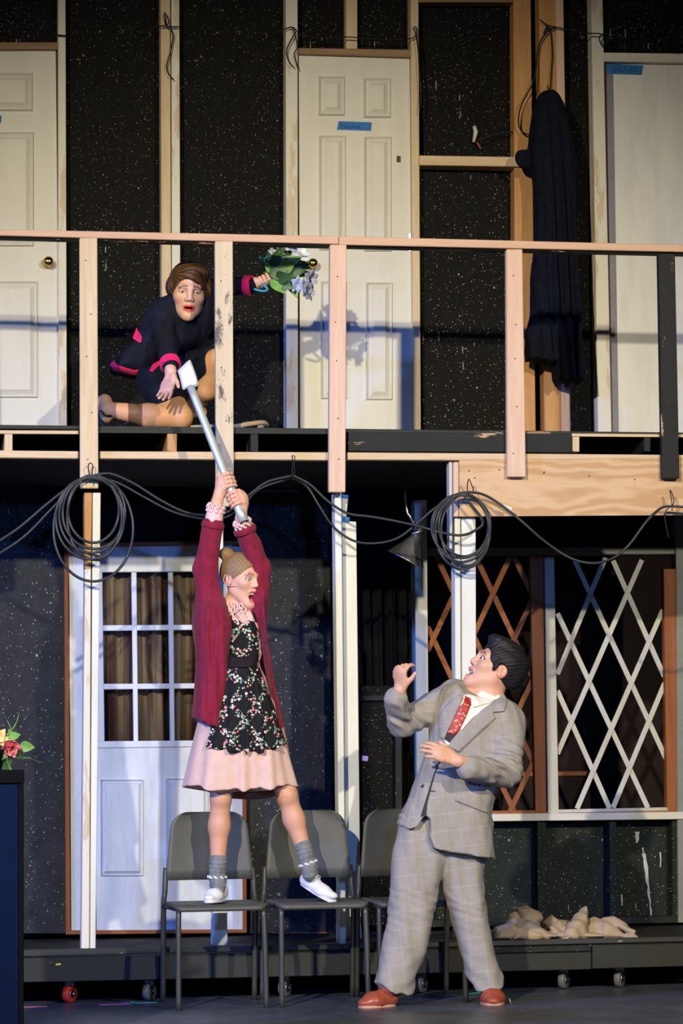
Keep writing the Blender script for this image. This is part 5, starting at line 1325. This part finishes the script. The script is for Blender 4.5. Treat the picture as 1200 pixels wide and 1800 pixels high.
sculpt('hair', Hw, MT['hair_strands'], wom, .0026, lambda P: strands(wh, (.75, .25, .6), .0009, 30)(P) + .003 * wob(P, 20, 19), hair_color2(wh, (.75, .25, .6), (.030, .014, .007), (.13, .058, .022), 20, 8), box=bb([wh.o], .18), label='short dark brown hair')
for sx in (-1, 1):
    p_ = wh.wor((.080 * sx, .002, -.034))
    mk('earring', *lathe([(.001, -.005), (.005, -.003), (.0055, .001), (.001, .005)], p_, (0, 0, 1), 10), MT['pearl'], wom, True)
p_ = wh.wor((-.080, .004, -.04))
mk('earring', *tube([A(356, 530, wY - .03), A(355.5, 538, wY - .03), A(355, 546, wY - .03)], [.001, .004, .003], 8), MT['earring_red'], wom, True, label='red drop earring')
# ================================================================== chairs
def m_plastic():
    t = NT('chair_plastic', 0.5, 0, 0.45); n = t.noise(t.co(), 400, 2)
    t.base(t.mix(t.ramp(t.noise(t.co(), 6, 4), [(.3, 0.0), (.7, 1.0)]), (0.058, 0.060, 0.052), (0.076, 0.078, 0.067))); t.bump(n, .15, .0006); MATS['chair_plastic'] = t.m
m_plastic()
plain('chair_tube', (0.045, 0.047, 0.042), 0.38, 0.2, 0.1)
def backpanel():
    W, H = 18, 12; V = []; Fc = []
    zb_, zt_ = 0.545, 0.850
    def half(z):
        t = (z - zb_) / (zt_ - zb_); w_ = 0.200 - 0.030 * t; r = 0.075
        if z > zt_ - r:
            u = (z - (zt_ - r)) / r; w_ -= r * (1 - math.sqrt(max(0, 1 - u * u)))
        if z < zb_ + .015: w_ -= .006 * (1 - (z - zb_) / .015)
        return w_
    zs = list(np.linspace(zb_, zt_ - .075, 6)) + [zt_ - .075 + .075 * math.sin(a) for a in np.linspace(.15, math.pi / 2, 9)]
    for side in (0, 1):
        for z in zs:
            w_ = half(z)
            for i in range(W + 1):
                u = i / W * 2 - 1; x = u * w_
                y = 0.030 * (u * u) * -1 + 0.05 * (z - .545) + (0.0 if side == 0 else .013)
                edge = max(abs(u) ** 8, 0)
                V.append((x, y + (.004 * edge if side == 0 else -.004 * edge), z))
    n = len(zs) * (W + 1)
    for j in range(len(zs) - 1):
        for i in range(W):
            a = j * (W + 1) + i; Fc.append([a, a + 1, a + W + 2, a + W + 1]); Fc.append([n + a, n + a + W + 1, n + a + W + 2, n + a + 1])
        a = j * (W + 1); Fc.append([a, a + W + 1, n + a + W + 1, n + a]); a += W; Fc.append([a, n + a, n + a + W + 1, a + W + 1])
    for i in range(W):
        Fc.append([i + 1, i, n + i, n + i + 1]); a = (len(zs) - 1) * (W + 1) + i; Fc.append([a, a + 1, n + a + 1, n + a])
    return np.array(V), Fc
def seatpan():
    N = 14; V = []; Fc = []
    for side in (0, 1):
        for j in range(N + 1):
            v = j / N; y = -.43 + .42 * v
            for i in range(N + 1):
                u = i / N * 2 - 1; w_ = .206 - .003 * v
                cr = min(1, (v * .42) / .05, ((1 - v) * .42) / .03) ; w2 = w_ - .03 * (1 - math.sqrt(max(0, 1 - (1 - cr) ** 2)))
                z = .452 - .010 * (1 - u * u) * math.sin(math.pi * min(1, v * 1.1)) - (.014 * (1 - min(1, v / .12)) ** 2) - (.018 if side else 0)
                V.append((u * w2, y, z))
    n = (N + 1) ** 2
    for j in range(N):
        for i in range(N):
            a = j * (N + 1) + i; Fc.append([a, a + 1, a + N + 2, a + N + 1]); Fc.append([n + a, n + a + N + 1, n + a + N + 2, n + a + 1])
    for i in range(N):
        Fc += [[i + 1, i, n + i, n + i + 1], [N * (N + 1) + i, N * (N + 1) + i + 1, n + N * (N + 1) + i + 1, n + N * (N + 1) + i],
               [i * (N + 1), (i + 1) * (N + 1), n + (i + 1) * (N + 1), n + i * (N + 1)], [(i + 1) * (N + 1) + N, i * (N + 1) + N, n + i * (N + 1) + N, n + (i + 1) * (N + 1) + N]]
    return np.array(V), Fc
def make_chair(label, px):
    o = at(px, 1480, -.12); o[1] = -.12; o[2] = 0.0
    c = thing('stacking_chair', label, 'chair', o, 'black plastic chairs in a row before the platform')
    V, F_ = backpanel(); mk('backrest', V + o, F_, MT['chair_plastic'], c, True)
    V, F_ = seatpan(); mk('seat', V + o, F_, MT['chair_plastic'], c, True)
    for s in (-1, 1):
        mk('rear_leg', *tube(spline([(s * .196, .0, .60), (s * .200, -.006, .545), (s * .203, -.010, .490), (s * .208, -.008, .44), (s * .208, .02, .25), (s * .208, .05, 0.0)] + o, 5), .0125, 10), MT['chair_tube'], c, True)
        mk('front_leg', *tube(spline([(s * .180, -.26, .428), (s * .183, -.36, .428), (s * .186, -.405, .418), (s * .188, -.415, .37), (s * .190, -.425, .2), (s * .192, -.432, 0.0)] + o, 5), .0125, 10), MT['chair_tube'], c, True)
        mk('side_rail', *tube(np.array([(s * .182, -.30, .428), (s * .195, -.15, .430), (s * .208, -.012, .43)]) + o, .010, 8), MT['chair_tube'], c, True)
    mk('cross_rail', *tube(np.array([(-.18, -.30, .426), (.18, -.30, .426)]) + o, .010, 8), MT['chair_tube'], c, True)
    return c
make_chair('black plastic chair under the woman\'s flat-footed shoe, in front of the glazed door', 367)
make_chair('black plastic chair between two others, under the woman\'s tilted shoe', 540)
make_chair('black plastic chair partly hidden behind the man in the suit', 705)

# ================================================================== cables on the balcony front
def cable(name, label, px, Y=-.075, r=.0065, wav=.006, n=6, cat='cable', m='rubber_black'):
    P = spline(px, n); pts = [at(x, y, Y + wav * math.sin(i * .37)) for i, (x, y) in enumerate(P)]
    return mk(name, *tube(pts, r, 8), MT[m], None, True, label=label, cat=cat)
def loops(top, ls):
    out = []
    for (dx, rx, ry, dy) in ls:
        cx, cy = top[0] + dx, top[1] + ry + dy
        for k in range(14):
            a = 2 * math.pi * k / 14 ; out.append((cx + rx * math.sin(a), cy - ry * math.cos(a)))
    return out
cable('coiled_cable', 'black cable coiled on the white post by the glazed door', [(-20, 962), (30, 930), (80, 888), (118, 858), (150, 838)] +
      loops((160, 836), [(4, 45, 58, 2), (0, 56, 66, 4), (6, 48, 74, 0), (-2, 60, 72, 3), (5, 55, 64, 1), (4, 70, 92, 2)]) + [(165, 836), (195, 833), (235, 850), (280, 878), (325, 900), (366, 906), (400, 900), (435, 872), (470, 847), (515, 836)], -.085)
cable('slack_cable', 'second black cable sagging beside the coil by the glazed door', [(-20, 984), (40, 945), (90, 895), (130, 855), (165, 840), (205, 848), (250, 872), (300, 898), (345, 910), (385, 912), (420, 896), (455, 860), (515, 839)], -.065, .006)
cable('coiled_cable', 'black cable coiled below the plywood beam', [(515, 836), (545, 852), (575, 880), (610, 902), (650, 908), (690, 915), (735, 925), (775, 936), (810, 941), (835, 932), (848, 915)] +
      loops((815, 868), [(0, 44, 54, 2), (-4, 50, 60, 0), (2, 42, 62, 3), (-5, 52, 56, 1), (-2, 48, 66, 0)]) + [(815, 866), (845, 868), (875, 884), (915, 915), (955, 950), (1000, 980), (1040, 990), (1075, 982), (1105, 958), (1135, 918), (1160, 894), (1180, 890), (1220, 893)], -.085)
cable('slack_cable', 'black cable drooping between the tie and the coil under the plywood beam', [(515, 839), (540, 856), (560, 888), (585, 925), (620, 950), (660, 955), (700, 945), (735, 918), (765, 892), (795, 874), (820, 868)], -.065, .006)
def string_tie(label, px, Y=-.09, r=.0026):
    mk('string_tie', *tube([at(x, y, Y) for x, y in spline(px, 5)], r, 6), MT['string_black'], None, True, label=label, cat='string')
string_tie('black string loop holding the coil on the white post', [(160, 848), (157, 832), (155, 820), (158, 814), (163, 818), (162, 832), (159, 848)])
string_tie('black string holding two cables at their high point', [(516, 845), (513, 830), (515, 812), (513, 802), (518, 803), (517, 815), (518, 840)], -.085)
string_tie('black string holding the coil on the plywood', [(823, 872), (821, 856), (823, 843), (826, 846), (832, 862), (833, 868)], -.088)
string_tie('black string holding the cable on the bare beam end', [(1181, 898), (1180, 880), (1177, 863), (1180, 866), (1184, 884), (1172, 896), (1168, 910), (1172, 930), (1175, 946)], -.088)
tg = mk('cable_tag', *qp([(884, 886), (900, 892), (897, 899), (882, 893)], -.080, .0015, 0), MT['white_sill'], None, label='small white paper tag on the cable below the plywood', cat='tag')

# thin wires upstairs
def wire(label, px, Y=1.17, r=.0035):
    P = [at(x, y, Y) for x, y in spline(px, 5)]
    mk('wire', *tube(P, r, 6), MT['string_black'], None, True, label=label, cat='wire')
wire('black wire knotted on the twin studs, one end hanging', [(262, 50), (284, 46), (294, 44), (296, 36), (289, 22), (291, 45), (300, 47), (316, 47)])
wire('thin black wire end hanging down the twin studs', [(297, 45), (304, 62), (300, 90), (293, 115), (296, 130), (305, 140)], 1.175)
wire('black wire knotted on the stud beside the panelled door', [(486, 58), (503, 50), (514, 48), (520, 55), (512, 70), (504, 88), (506, 105), (515, 118)])
wire('thin black wire end hanging beside the panelled door', [(514, 48), (522, 80), (517, 96), (520, 110), (523, 120)], 1.175, .003)
wire('black wire stretched above the panelled door', [(525, 62), (560, 66), (610, 65), (660, 69), (720, 68), (730, 60), (726, 50), (731, 48), (733, 66)], 1.172, .003)
wire('black wire looped down the narrow stud beside the panelled door', [(731, 62), (735, 90), (737, 130), (739, 170), (737, 200)], 1.165, .004)
wire('black wire running from the raw stud to the white door frame', [(948, 34), (962, 44), (990, 50), (1030, 58), (1056, 60), (1066, 72), (1058, 80), (1053, 66), (1064, 58), (1070, 66), (1068, 76)], 1.15, .0035)
wire('black wire hanging down the raw stud above the coat', [(962, 44), (955, 60), (965, 48), (970, 90), (968, 130), (966, 165)], 1.155, .0035)
wire('black wire loop curving from the raw stud to the coat', [(975, 48), (958, 60), (946, 85), (938, 140), (916, 185), (911, 215), (918, 232), (938, 240)], 1.15, .0045)
wire('short black wire stub tied on the left jamb', [(96, 62), (104, 62), (117, 63)], 1.185, .004)
wire('black wire sagging in the dark upper panel', [(840, 248), (870, 236), (905, 232), (936, 240)], 1.22, .004)
tp = thing('hanging_scrap', 'small whitish scrap with orange tip hanging on the black panel above the crosspiece', 'scrap', at(838, 262, 1.25))
mk('scrap_body', *tube([at(833, 222, 1.26), at(836, 232, 1.26), at(832, 250, 1.26)], [.010, .013, .008], 8), MT['lattice_white'], tp, True)
mk('tip', *tube([at(838, 250, 1.26), at(845, 262, 1.26)], [.006, .005], 8), MT['stained_brown_v'], tp, True)

# ================================================================== clamp lamp
lY = 0.45
plain('lamp_metal', (0.50, 0.48, 0.42), 0.30, 0.92, 0.06)
lp = thing('clamp_lamp', 'shiny metal clamp lamp with cone reflector hanging under the balcony', 'lamp', at(722, 920, lY))
ax0, ax1 = at(735, 939, lY), at(713, 983, lY + .02); dr = nrm(ax1 - ax0); Lr = np.linalg.norm(ax1 - ax0)
mk('reflector', *lathe([(.022, 0), (.026, .012), (.050, Lr * .45), (.076, Lr * .75), (.096, Lr), (.099, Lr + .003), (.095, Lr + .002), (.074, Lr * .75), (.047, Lr * .45), (.020, .012)], ax0, dr, 36), MT['lamp_metal'], lp, True)
mk('socket', *lathe([(.012, -.055), (.020, -.05), (.021, -.01), (.022, .005)], ax0, dr, 18), MT['rubber_black'], lp, True)
mk('bulb', *lathe([(.010, .005), (.018, .03), (.028, .055), (.026, .075), (.012, .088), (.001, .09)], ax0, dr, 16), MT['pearl'], lp, True)
mk('clamp', *merge([tube([at(735, 932, lY), at(727, 918, lY), at(716, 902, lY), at(712, 880, lY)], .007, 8)]), MT['steel'], lp, True)
mk('clamp_screw', *tube([at(724, 938, lY - .02), at(741, 934, lY - .02), at(741, 929, lY - .02)], .004, 8), MT['steel'], lp, True)
mk('hanger', *tube([at(712, 880, lY), at(712, 850, lY), at(712, 826, lY)], .004, 6), MT['string_black'], lp, True)

# ================================================================== coat on the upper wall
cloth('navy_coat', (0.0065, 0.008, 0.016), (0.004, 0.005, 0.009), 600)
ct = thing('coat', 'long dark navy coat with hood hanging on the raw wooden stud', 'coat', at(975, 672, 1.08))
def ctw(P):
    x = P[:, 0]; z = P[:, 2]; t = np.clip((at(970, 230, 1.08)[2] - z) / .8, 0, 1)
    ph = x * 58 + 3.0 * wob(P * (.25, .25, 1), 4, 61) + z * 3; return (.004 + .016 * t) * (np.abs(np.sin(ph)) - .5) + .006 * t * np.sin(ph * 1.7 + 1) + .003 * wob(P, 30, 62)
sculpt('body', [INF([(938, 190), (946, 168), (962, 159), (980, 167), (990, 190), (1000, 230), (1012, 290), (1012, 380), (1014, 480), (1024, 600), (1034, 760), (926, 760), (922, 632), (930, 540), (937, 430), (936, 330), (928, 260)], 1.045, .085, .05, .02),
                CUTP([(880, 632), (926, 632), (972, 640), (973, 668), (984, 673), (1022, 668), (1060, 660), (1060, 900), (880, 900)], 1.045, .004)],
       MT['navy_coat'], ct, .0055, ctw, box=bb([at(925, 150, 1.09), at(1035, 680, 1.09)], .14), label='long coat body')
sculpt('shoulder_flap', [RC(at(962, 180, 1.06), at(948, 262, 1.05), .030, .050, .02), INF([(936, 252), (930, 262), (908, 266), (904, 280), (914, 294), (934, 296)], 1.06, .03, .03, .03)],
       MT['navy_coat'], ct, .005, lambda P: .006 * wob(P, 45, 63), box=bb([at(900, 155, 1.05), at(1000, 300, 1.05)], .1))
sculpt('sleeve', [RC(at(962, 280, 1.03), at(958, 420, 1.02), .05, .06, .02), RC(at(958, 420, 1.02), at(958, 575, 1.01), .06, .045, .02)], MT['navy_coat'], ct, .005, lambda P: .008 * np.sin(P[:, 0] * 90 + 2 * wob(P, 8, 64)) + .004 * wob(P, 30, 65), box=bb([at(962, 270, 1.03), at(958, 590, 1.0)], .09))
mk('hook', *tube(spline([at(962, 150, 1.176), at(962, 156, 1.14), at(962, 164, 1.10)], 4), .004, 6), MT['steel'], ct, True)

# ================================================================== flowers
def leafm(base, d, n, L, W, bend=.25, seg=6, fold=.25):
    d = nrm(d); n = nrm(n - d * np.dot(n, d)); s = np.cross(d, n); V = []; Fc = []
    for i in range(seg + 1):
        t = i / seg; w_ = W * (math.sin(math.pi * t ** .75) ** .9) * .5 if 0 < t < 1 else .0008
        c = np.array(base) + d * L * t - n * bend * L * t * t
        V += [c - s * w_ + n * fold * w_, c, c + s * w_ + n * fold * w_]
    for i in range(seg):
        a = i * 3; Fc += [[a, a + 1, a + 4, a + 3], [a + 1, a + 2, a + 5, a + 4]]
    return np.array(V), Fc
def m_leaf(name, a, b):
    t = NT(name, .45, 0, .4); t.base(t.mix(t.ramp(t.noise(t.co(), 30, 4), [(.3, 0.0), (.7, 1.0)]), a, b)); t.b.inputs['Subsurface Weight'].default_value = 0.0; MATS[name] = t.m
m_leaf('leaf_dark', (.022, .065, .020), (.045, .12, .035)); m_leaf('leaf_bright', (.10, .26, .05), (.22, .40, .11)); m_leaf('petal_white', (.74, .77, .82), (.62, .68, .78)); m_leaf('petal_blue', (.38, .50, .80), (.50, .60, .85))
m_leaf('petal_rose', (.80, .10, .12), (.85, .30, .25)); m_leaf('petal_pink', (.85, .30, .42), (.80, .14, .22)); m_leaf('petal_yellow', (.80, .42, .12), (.85, .55, .20)); m_leaf('ribbon_teal', (.02, .22, .36), (.03, .30, .45))
rn = random.Random(5)
bq = thing('bouquet', 'bouquet of white blossoms and dark green leaves held out by the kneeling woman', 'bouquet', bq_a)
def rv(k=1.0): return np.array((rn.uniform(-k, k), rn.uniform(-k, k), rn.uniform(-k, k)))
for (x0, y0, x1, y1, w_, z) in [(472, 488, 478, 434, .055, 0), (480, 470, 498, 430, .05, -.03), (478, 476, 525, 452, .075, -.05), (474, 484, 505, 470, .085, -.06), (474, 490, 520, 488, .07, -.04), (475, 492, 500, 512, .06, -.05), (482, 492, 530, 505, .05, -.02), (470, 486, 468, 452, .05, .02),
                                (490, 470, 545, 462, .05, .02), (492, 485, 548, 478, .045, -.02), (478, 480, 466, 462, .035, -.05), (488, 462, 512, 436, .06, .04), (500, 480, 540, 470, .06, -.05), (486, 496, 512, 505, .06, -.06), (500, 490, 522, 520, .04, -.02), (480, 470, 488, 442, .06, -.07), (490, 475, 515, 462, .07, -.08), (485, 488, 506, 486, .07, -.09)]:
    a_, b_ = at(x0, y0, bq_a[1] + z * .4), at(x1, y1, bq_a[1] + z)
    mk('leaf', *leafm(a_, b_ - a_, -FW + rv(.5), np.linalg.norm(b_ - a_) * 1.12, w_, .12), MT['leaf_bright' if rn.random() < .22 else 'leaf_dark'], bq, True)
def blossom(c, face, R, n, m, par, name='blossom', layers=2):
    T = []; f = nrm(face); u = nrm(np.cross(f, (.2, .3, .9))); v = np.cross(f, u)
    for l in range(layers):
        for k in range(n):
            a = 2 * math.pi * (k + .5 * l) / n + rn.uniform(-.15, .15); e = u * math.cos(a) + v * math.sin(a)
            T.append(leafm(c, e * (.9 - .25 * l) + f * (.35 + .4 * l), f, R * (1 - .2 * l), R * .75, .35, 5, -.3))
    return mk(name, *merge(T), MT[m], par, True)
for (x, y, z, R, m) in [(490, 436, .02, .05, 'petal_white'), (515, 436, .04, .05, 'petal_blue'), (530, 446, .03, .05, 'petal_white'), (545, 490, -.03, .055, 'petal_white'), (535, 508, -.02, .055, 'petal_white'), (528, 470, .04, .04, 'petal_white'),
                        (522, 500, -.04, .045, 'petal_blue'), (542, 514, .0, .045, 'petal_white'), (482, 448, -.02, .045, 'petal_white'), (505, 432, .03, .045, 'petal_white')]:
    c = at(x, y, bq_a[1] + z); blossom(c, nrm(c - bq_a) * .6 - FW * .6 + rv(.25), R, 5, m, bq)
mk('stems', *merge([tube([bq_a - bqd * .05 + rv(.006), bq_a + bqd * .05 + rv(.006), at(x, y, bq_a[1] + rn.uniform(-.05, .03))], .0035, 5) for x, y in ((490, 445), (525, 450), (545, 485), (532, 505), (510, 480), (500, 500))]), MT['leaf_dark'], bq, True)
mk('ribbon', *merge([tube(spline([at(460, 498, bq_a[1] - .04), at(470, 508, bq_a[1] - .05), at(462, 512, bq_a[1] - .05), at(446, 508, bq_a[1] - .04)], 4), [.006] * 13, 6), tube(spline([at(472, 452, bq_a[1]), at(460, 455, bq_a[1] - .02), at(456, 452, bq_a[1] - .02)], 4), [.004] * 9, 6)]), MT['ribbon_teal'], bq, True)

# lectern and flowers in the foreground
lcY = -2.3
lc = thing('lectern', 'deep blue lectern with black top and edge trim', 'lectern', np.array((*at(-60, 1800, lcY)[:2], 0)))
X1, X2, X0 = at(43, 1600, lcY)[0], at(33, 1600, lcY)[0], at(-170, 1600, lcY)[0]
zt1, zt2 = at(20, 1353, lcY)[2], at(20, 1377, lcY)[2]
plain('lectern_blue', (0.001, 0.007, 0.034), .8, spec=.1); plain('lectern_black', (0.003, 0.003, 0.004), .8, spec=.1)
mk('top', *bx(X0, X1, lcY, lcY + .45, zt2, zt1, .004), MT['lectern_black'], lc)
mk('body', *bx(X0, X2, lcY + .012, lcY + .44, 0.0, zt2, .003), MT['lectern_blue'], lc)
mk('corner_trim', *bx(X2, X1 - .002, lcY + .006, lcY + .44, 0.0, zt2, .003), MT['lectern_black'], lc)
fa = thing('flower_arrangement', 'artificial coral rose with green leaves and grass blades on the lectern', 'flowers', np.array((*at(0, 1350, lcY + .1)[:2], zt1)))
fY = lcY + .1
def fp(x, y, dz=0): return at(x, y, fY + dz)
mk('pot', *lathe([(.045, 0), (.055, .05), (.060, .075), (.056, .075), (.050, .06)], np.array((*fp(-20, 1350)[:2], zt1)), (0, 0, 1), 20), MT['lectern_black'], fa, True)
for (x0, y0, x1, y1, w_, m) in [(12, 1296, 30, 1288, .03, 'leaf_bright'), (14, 1300, 34, 1290, .03, 'leaf_bright'), (34, 1310, 58, 1314, .042, 'leaf_bright'), (0, 1322, 20, 1340, .04, 'leaf_bright'), (-4, 1330, 19, 1356, .035, 'leaf_bright'), (20, 1318, 40, 1334, .025, 'leaf_dark'),
                                (-10, 1300, -20, 1280, .03, 'leaf_bright'), (-6, 1330, 12, 1352, .04, 'leaf_dark'), (-12, 1325, 10, 1330, .05, 'leaf_dark'), (5, 1305, 28, 1302, .03, 'leaf_dark'), (0, 1312, -25, 1318, .05, 'leaf_bright')]:
    a_, b_ = fp(x0, y0), fp(x1, y1, rn.uniform(-.03, .02)); mk('leaf', *leafm(a_, b_ - a_, -FW + rv(.4), np.linalg.norm(b_ - a_) * 1.1, w_, .15), MT[m], fa, True)
for pts in ([(12, 1292), (18, 1280), (12, 1265)], [(14, 1292), (28, 1272), (34, 1252)], [(20, 1330), (50, 1333), (75, 1341)], [(6, 1298), (28, 1306), (40, 1324)]):
    mk('grass_blade', *tube([fp(x, y, .01 * i) for i, (x, y) in enumerate(spline(pts, 5))], np.linspace(.004, .0008, 11), 5), MT['leaf_bright'], fa, True)
rc_ = fp(19, 1316, -.02)
ro = thing('rose', None, None, rc_); ro.parent = fa; ro.location = Vector(rc_ - WL[fa.name])
for l, (n, R, t, m) in enumerate(((5, .042, .25, 'petal_pink'), (5, .036, .75, 'petal_rose'), (4, .028, 1.3, 'petal_rose'), (3, .020, 2.2, 'petal_pink'))):
    f = nrm(-FW * .55 + RT * .25 - ZZ * .35); u = nrm(np.cross(f, (.2, .3, .9))); v = np.cross(f, u)
    for k in range(n):
        a = 2 * math.pi * (k + .4 * l) / n; e = u * math.cos(a) + v * math.sin(a)
        mk('petal', *leafm(rc_ - f * .012, e + f * t, f - e * .4, R, R * 1.15, -.3, 6, -.25), MT[m], ro, True)
blossom(fp(-1, 1296, -.01), -FW + ZZ * .2, .035, 6, 'petal_yellow', fa)
blossom(fp(-12, 1318, -.02), -FW, .03, 6, 'petal_pink', fa)
mk('stems', *merge([tube([fp(-18, 1352), fp(-6, 1330), fp(x, y)], .003, 5) for x, y in ((18, 1318), (12, 1296), (-2, 1298), (30, 1312))]), MT['leaf_dark'], fa, True)

# ================================================================== crumpled drop cloth, rope
def m_canvas():
    t = NT('drop_cloth', .9, 0, .15); t.base(t.mix(t.ramp(t.noise(t.co(), 9, 5), [(.3, 0.0), (.7, 1.0)]), (.39, .295, .19), (.31, .235, .15))); t.bump(t.noise(t.co(), 500, 2), .2, .001); MATS['drop_cloth'] = t.m
m_canvas()
dc = thing('drop_cloth', 'crumpled beige canvas drop cloth lying on the platform', 'cloth', np.array((*at(990, 1645, .2)[:2], ZP)))
def flap(poly, Y, T, w_, sl): return INF(poly, Y, T, w_, .004, 'u', sl, False)
DCP = [flap([(862, 1650), (868, 1636), (890, 1630), (960, 1634), (1050, 1634), (1100, 1636), (1122, 1650)], .20, .20, .05, (0, 0)),
       flap([(884, 1650), (888, 1622), (896, 1608), (908, 1600), (914, 1612), (924, 1650)], .16, .05, .03, (.3, .5)), flap([(902, 1650), (908, 1612), (912, 1598), (930, 1593), (948, 1603), (951, 1614), (944, 1622), (958, 1650)], .22, .08, .04, (-.3, .4)),
       flap([(894, 1652), (898, 1628), (930, 1616), (952, 1628), (966, 1644), (960, 1652)], .08, .05, .03, (.1, .6)), flap([(868, 1652), (872, 1632), (900, 1618), (906, 1634), (894, 1652)], .09, .05, .02, (-.4, .3)), flap([(956, 1650), (954, 1622), (968, 1608), (980, 1616), (1004, 1620), (1000, 1650)], .26, .06, .03, (.2, .3)),
       flap([(966, 1640), (962, 1628), (985, 1618), (1000, 1628), (992, 1646)], .14, .04, .02, (.5, .5)), flap([(974, 1652), (996, 1622), (1016, 1606), (1036, 1594), (1038, 1606), (1032, 1628), (1026, 1652)], .13, .06, .035, (.6, .5)), flap([(1024, 1652), (1034, 1618), (1046, 1612), (1060, 1618), (1072, 1652)], .15, .05, .03, (-.5, .5)),
       flap([(1050, 1652), (1056, 1618), (1070, 1616), (1092, 1632), (1104, 1652)], .12, .05, .03, (.3, .5)), flap([(1060, 1624), (1064, 1614), (1082, 1610), (1106, 1630), (1112, 1634), (1106, 1644), (1086, 1632)], .10, .035, .02, (-.4, .7)), flap([(1090, 1652), (1104, 1634), (1120, 1646), (1118, 1652)], .08, .05, .02, (0, .2)), HALF((0, 0, ZP + .003), (0, 0, 1), .003)]
sculpt('cloth', DCP, MT['drop_cloth'], dc, .005, lambda P: .0035 * wob(P, 38, 73) + .0025 * np.sin(P @ np.array((50, 70, 40.)) + 3 * wob(P, 14, 74)), box=bb([at(860, 1590, .2), at(1125, 1650, .2)], .22))
rp = mk('rope', *tube([np.array((p[0], p[1], max(p[2], ZD + .012))) for p in spline([at(335, 752, .16), at(370, 750, .14), at(410, 750, .10), at(440, 745, .08), at(462, 743, .10), at(468, 748, .16), at(455, 752, .22)], 6)], .012, 10), MT['drop_cloth'], None, True, label='pale soft hose lying on the balcony deck behind the post', cat='hose')
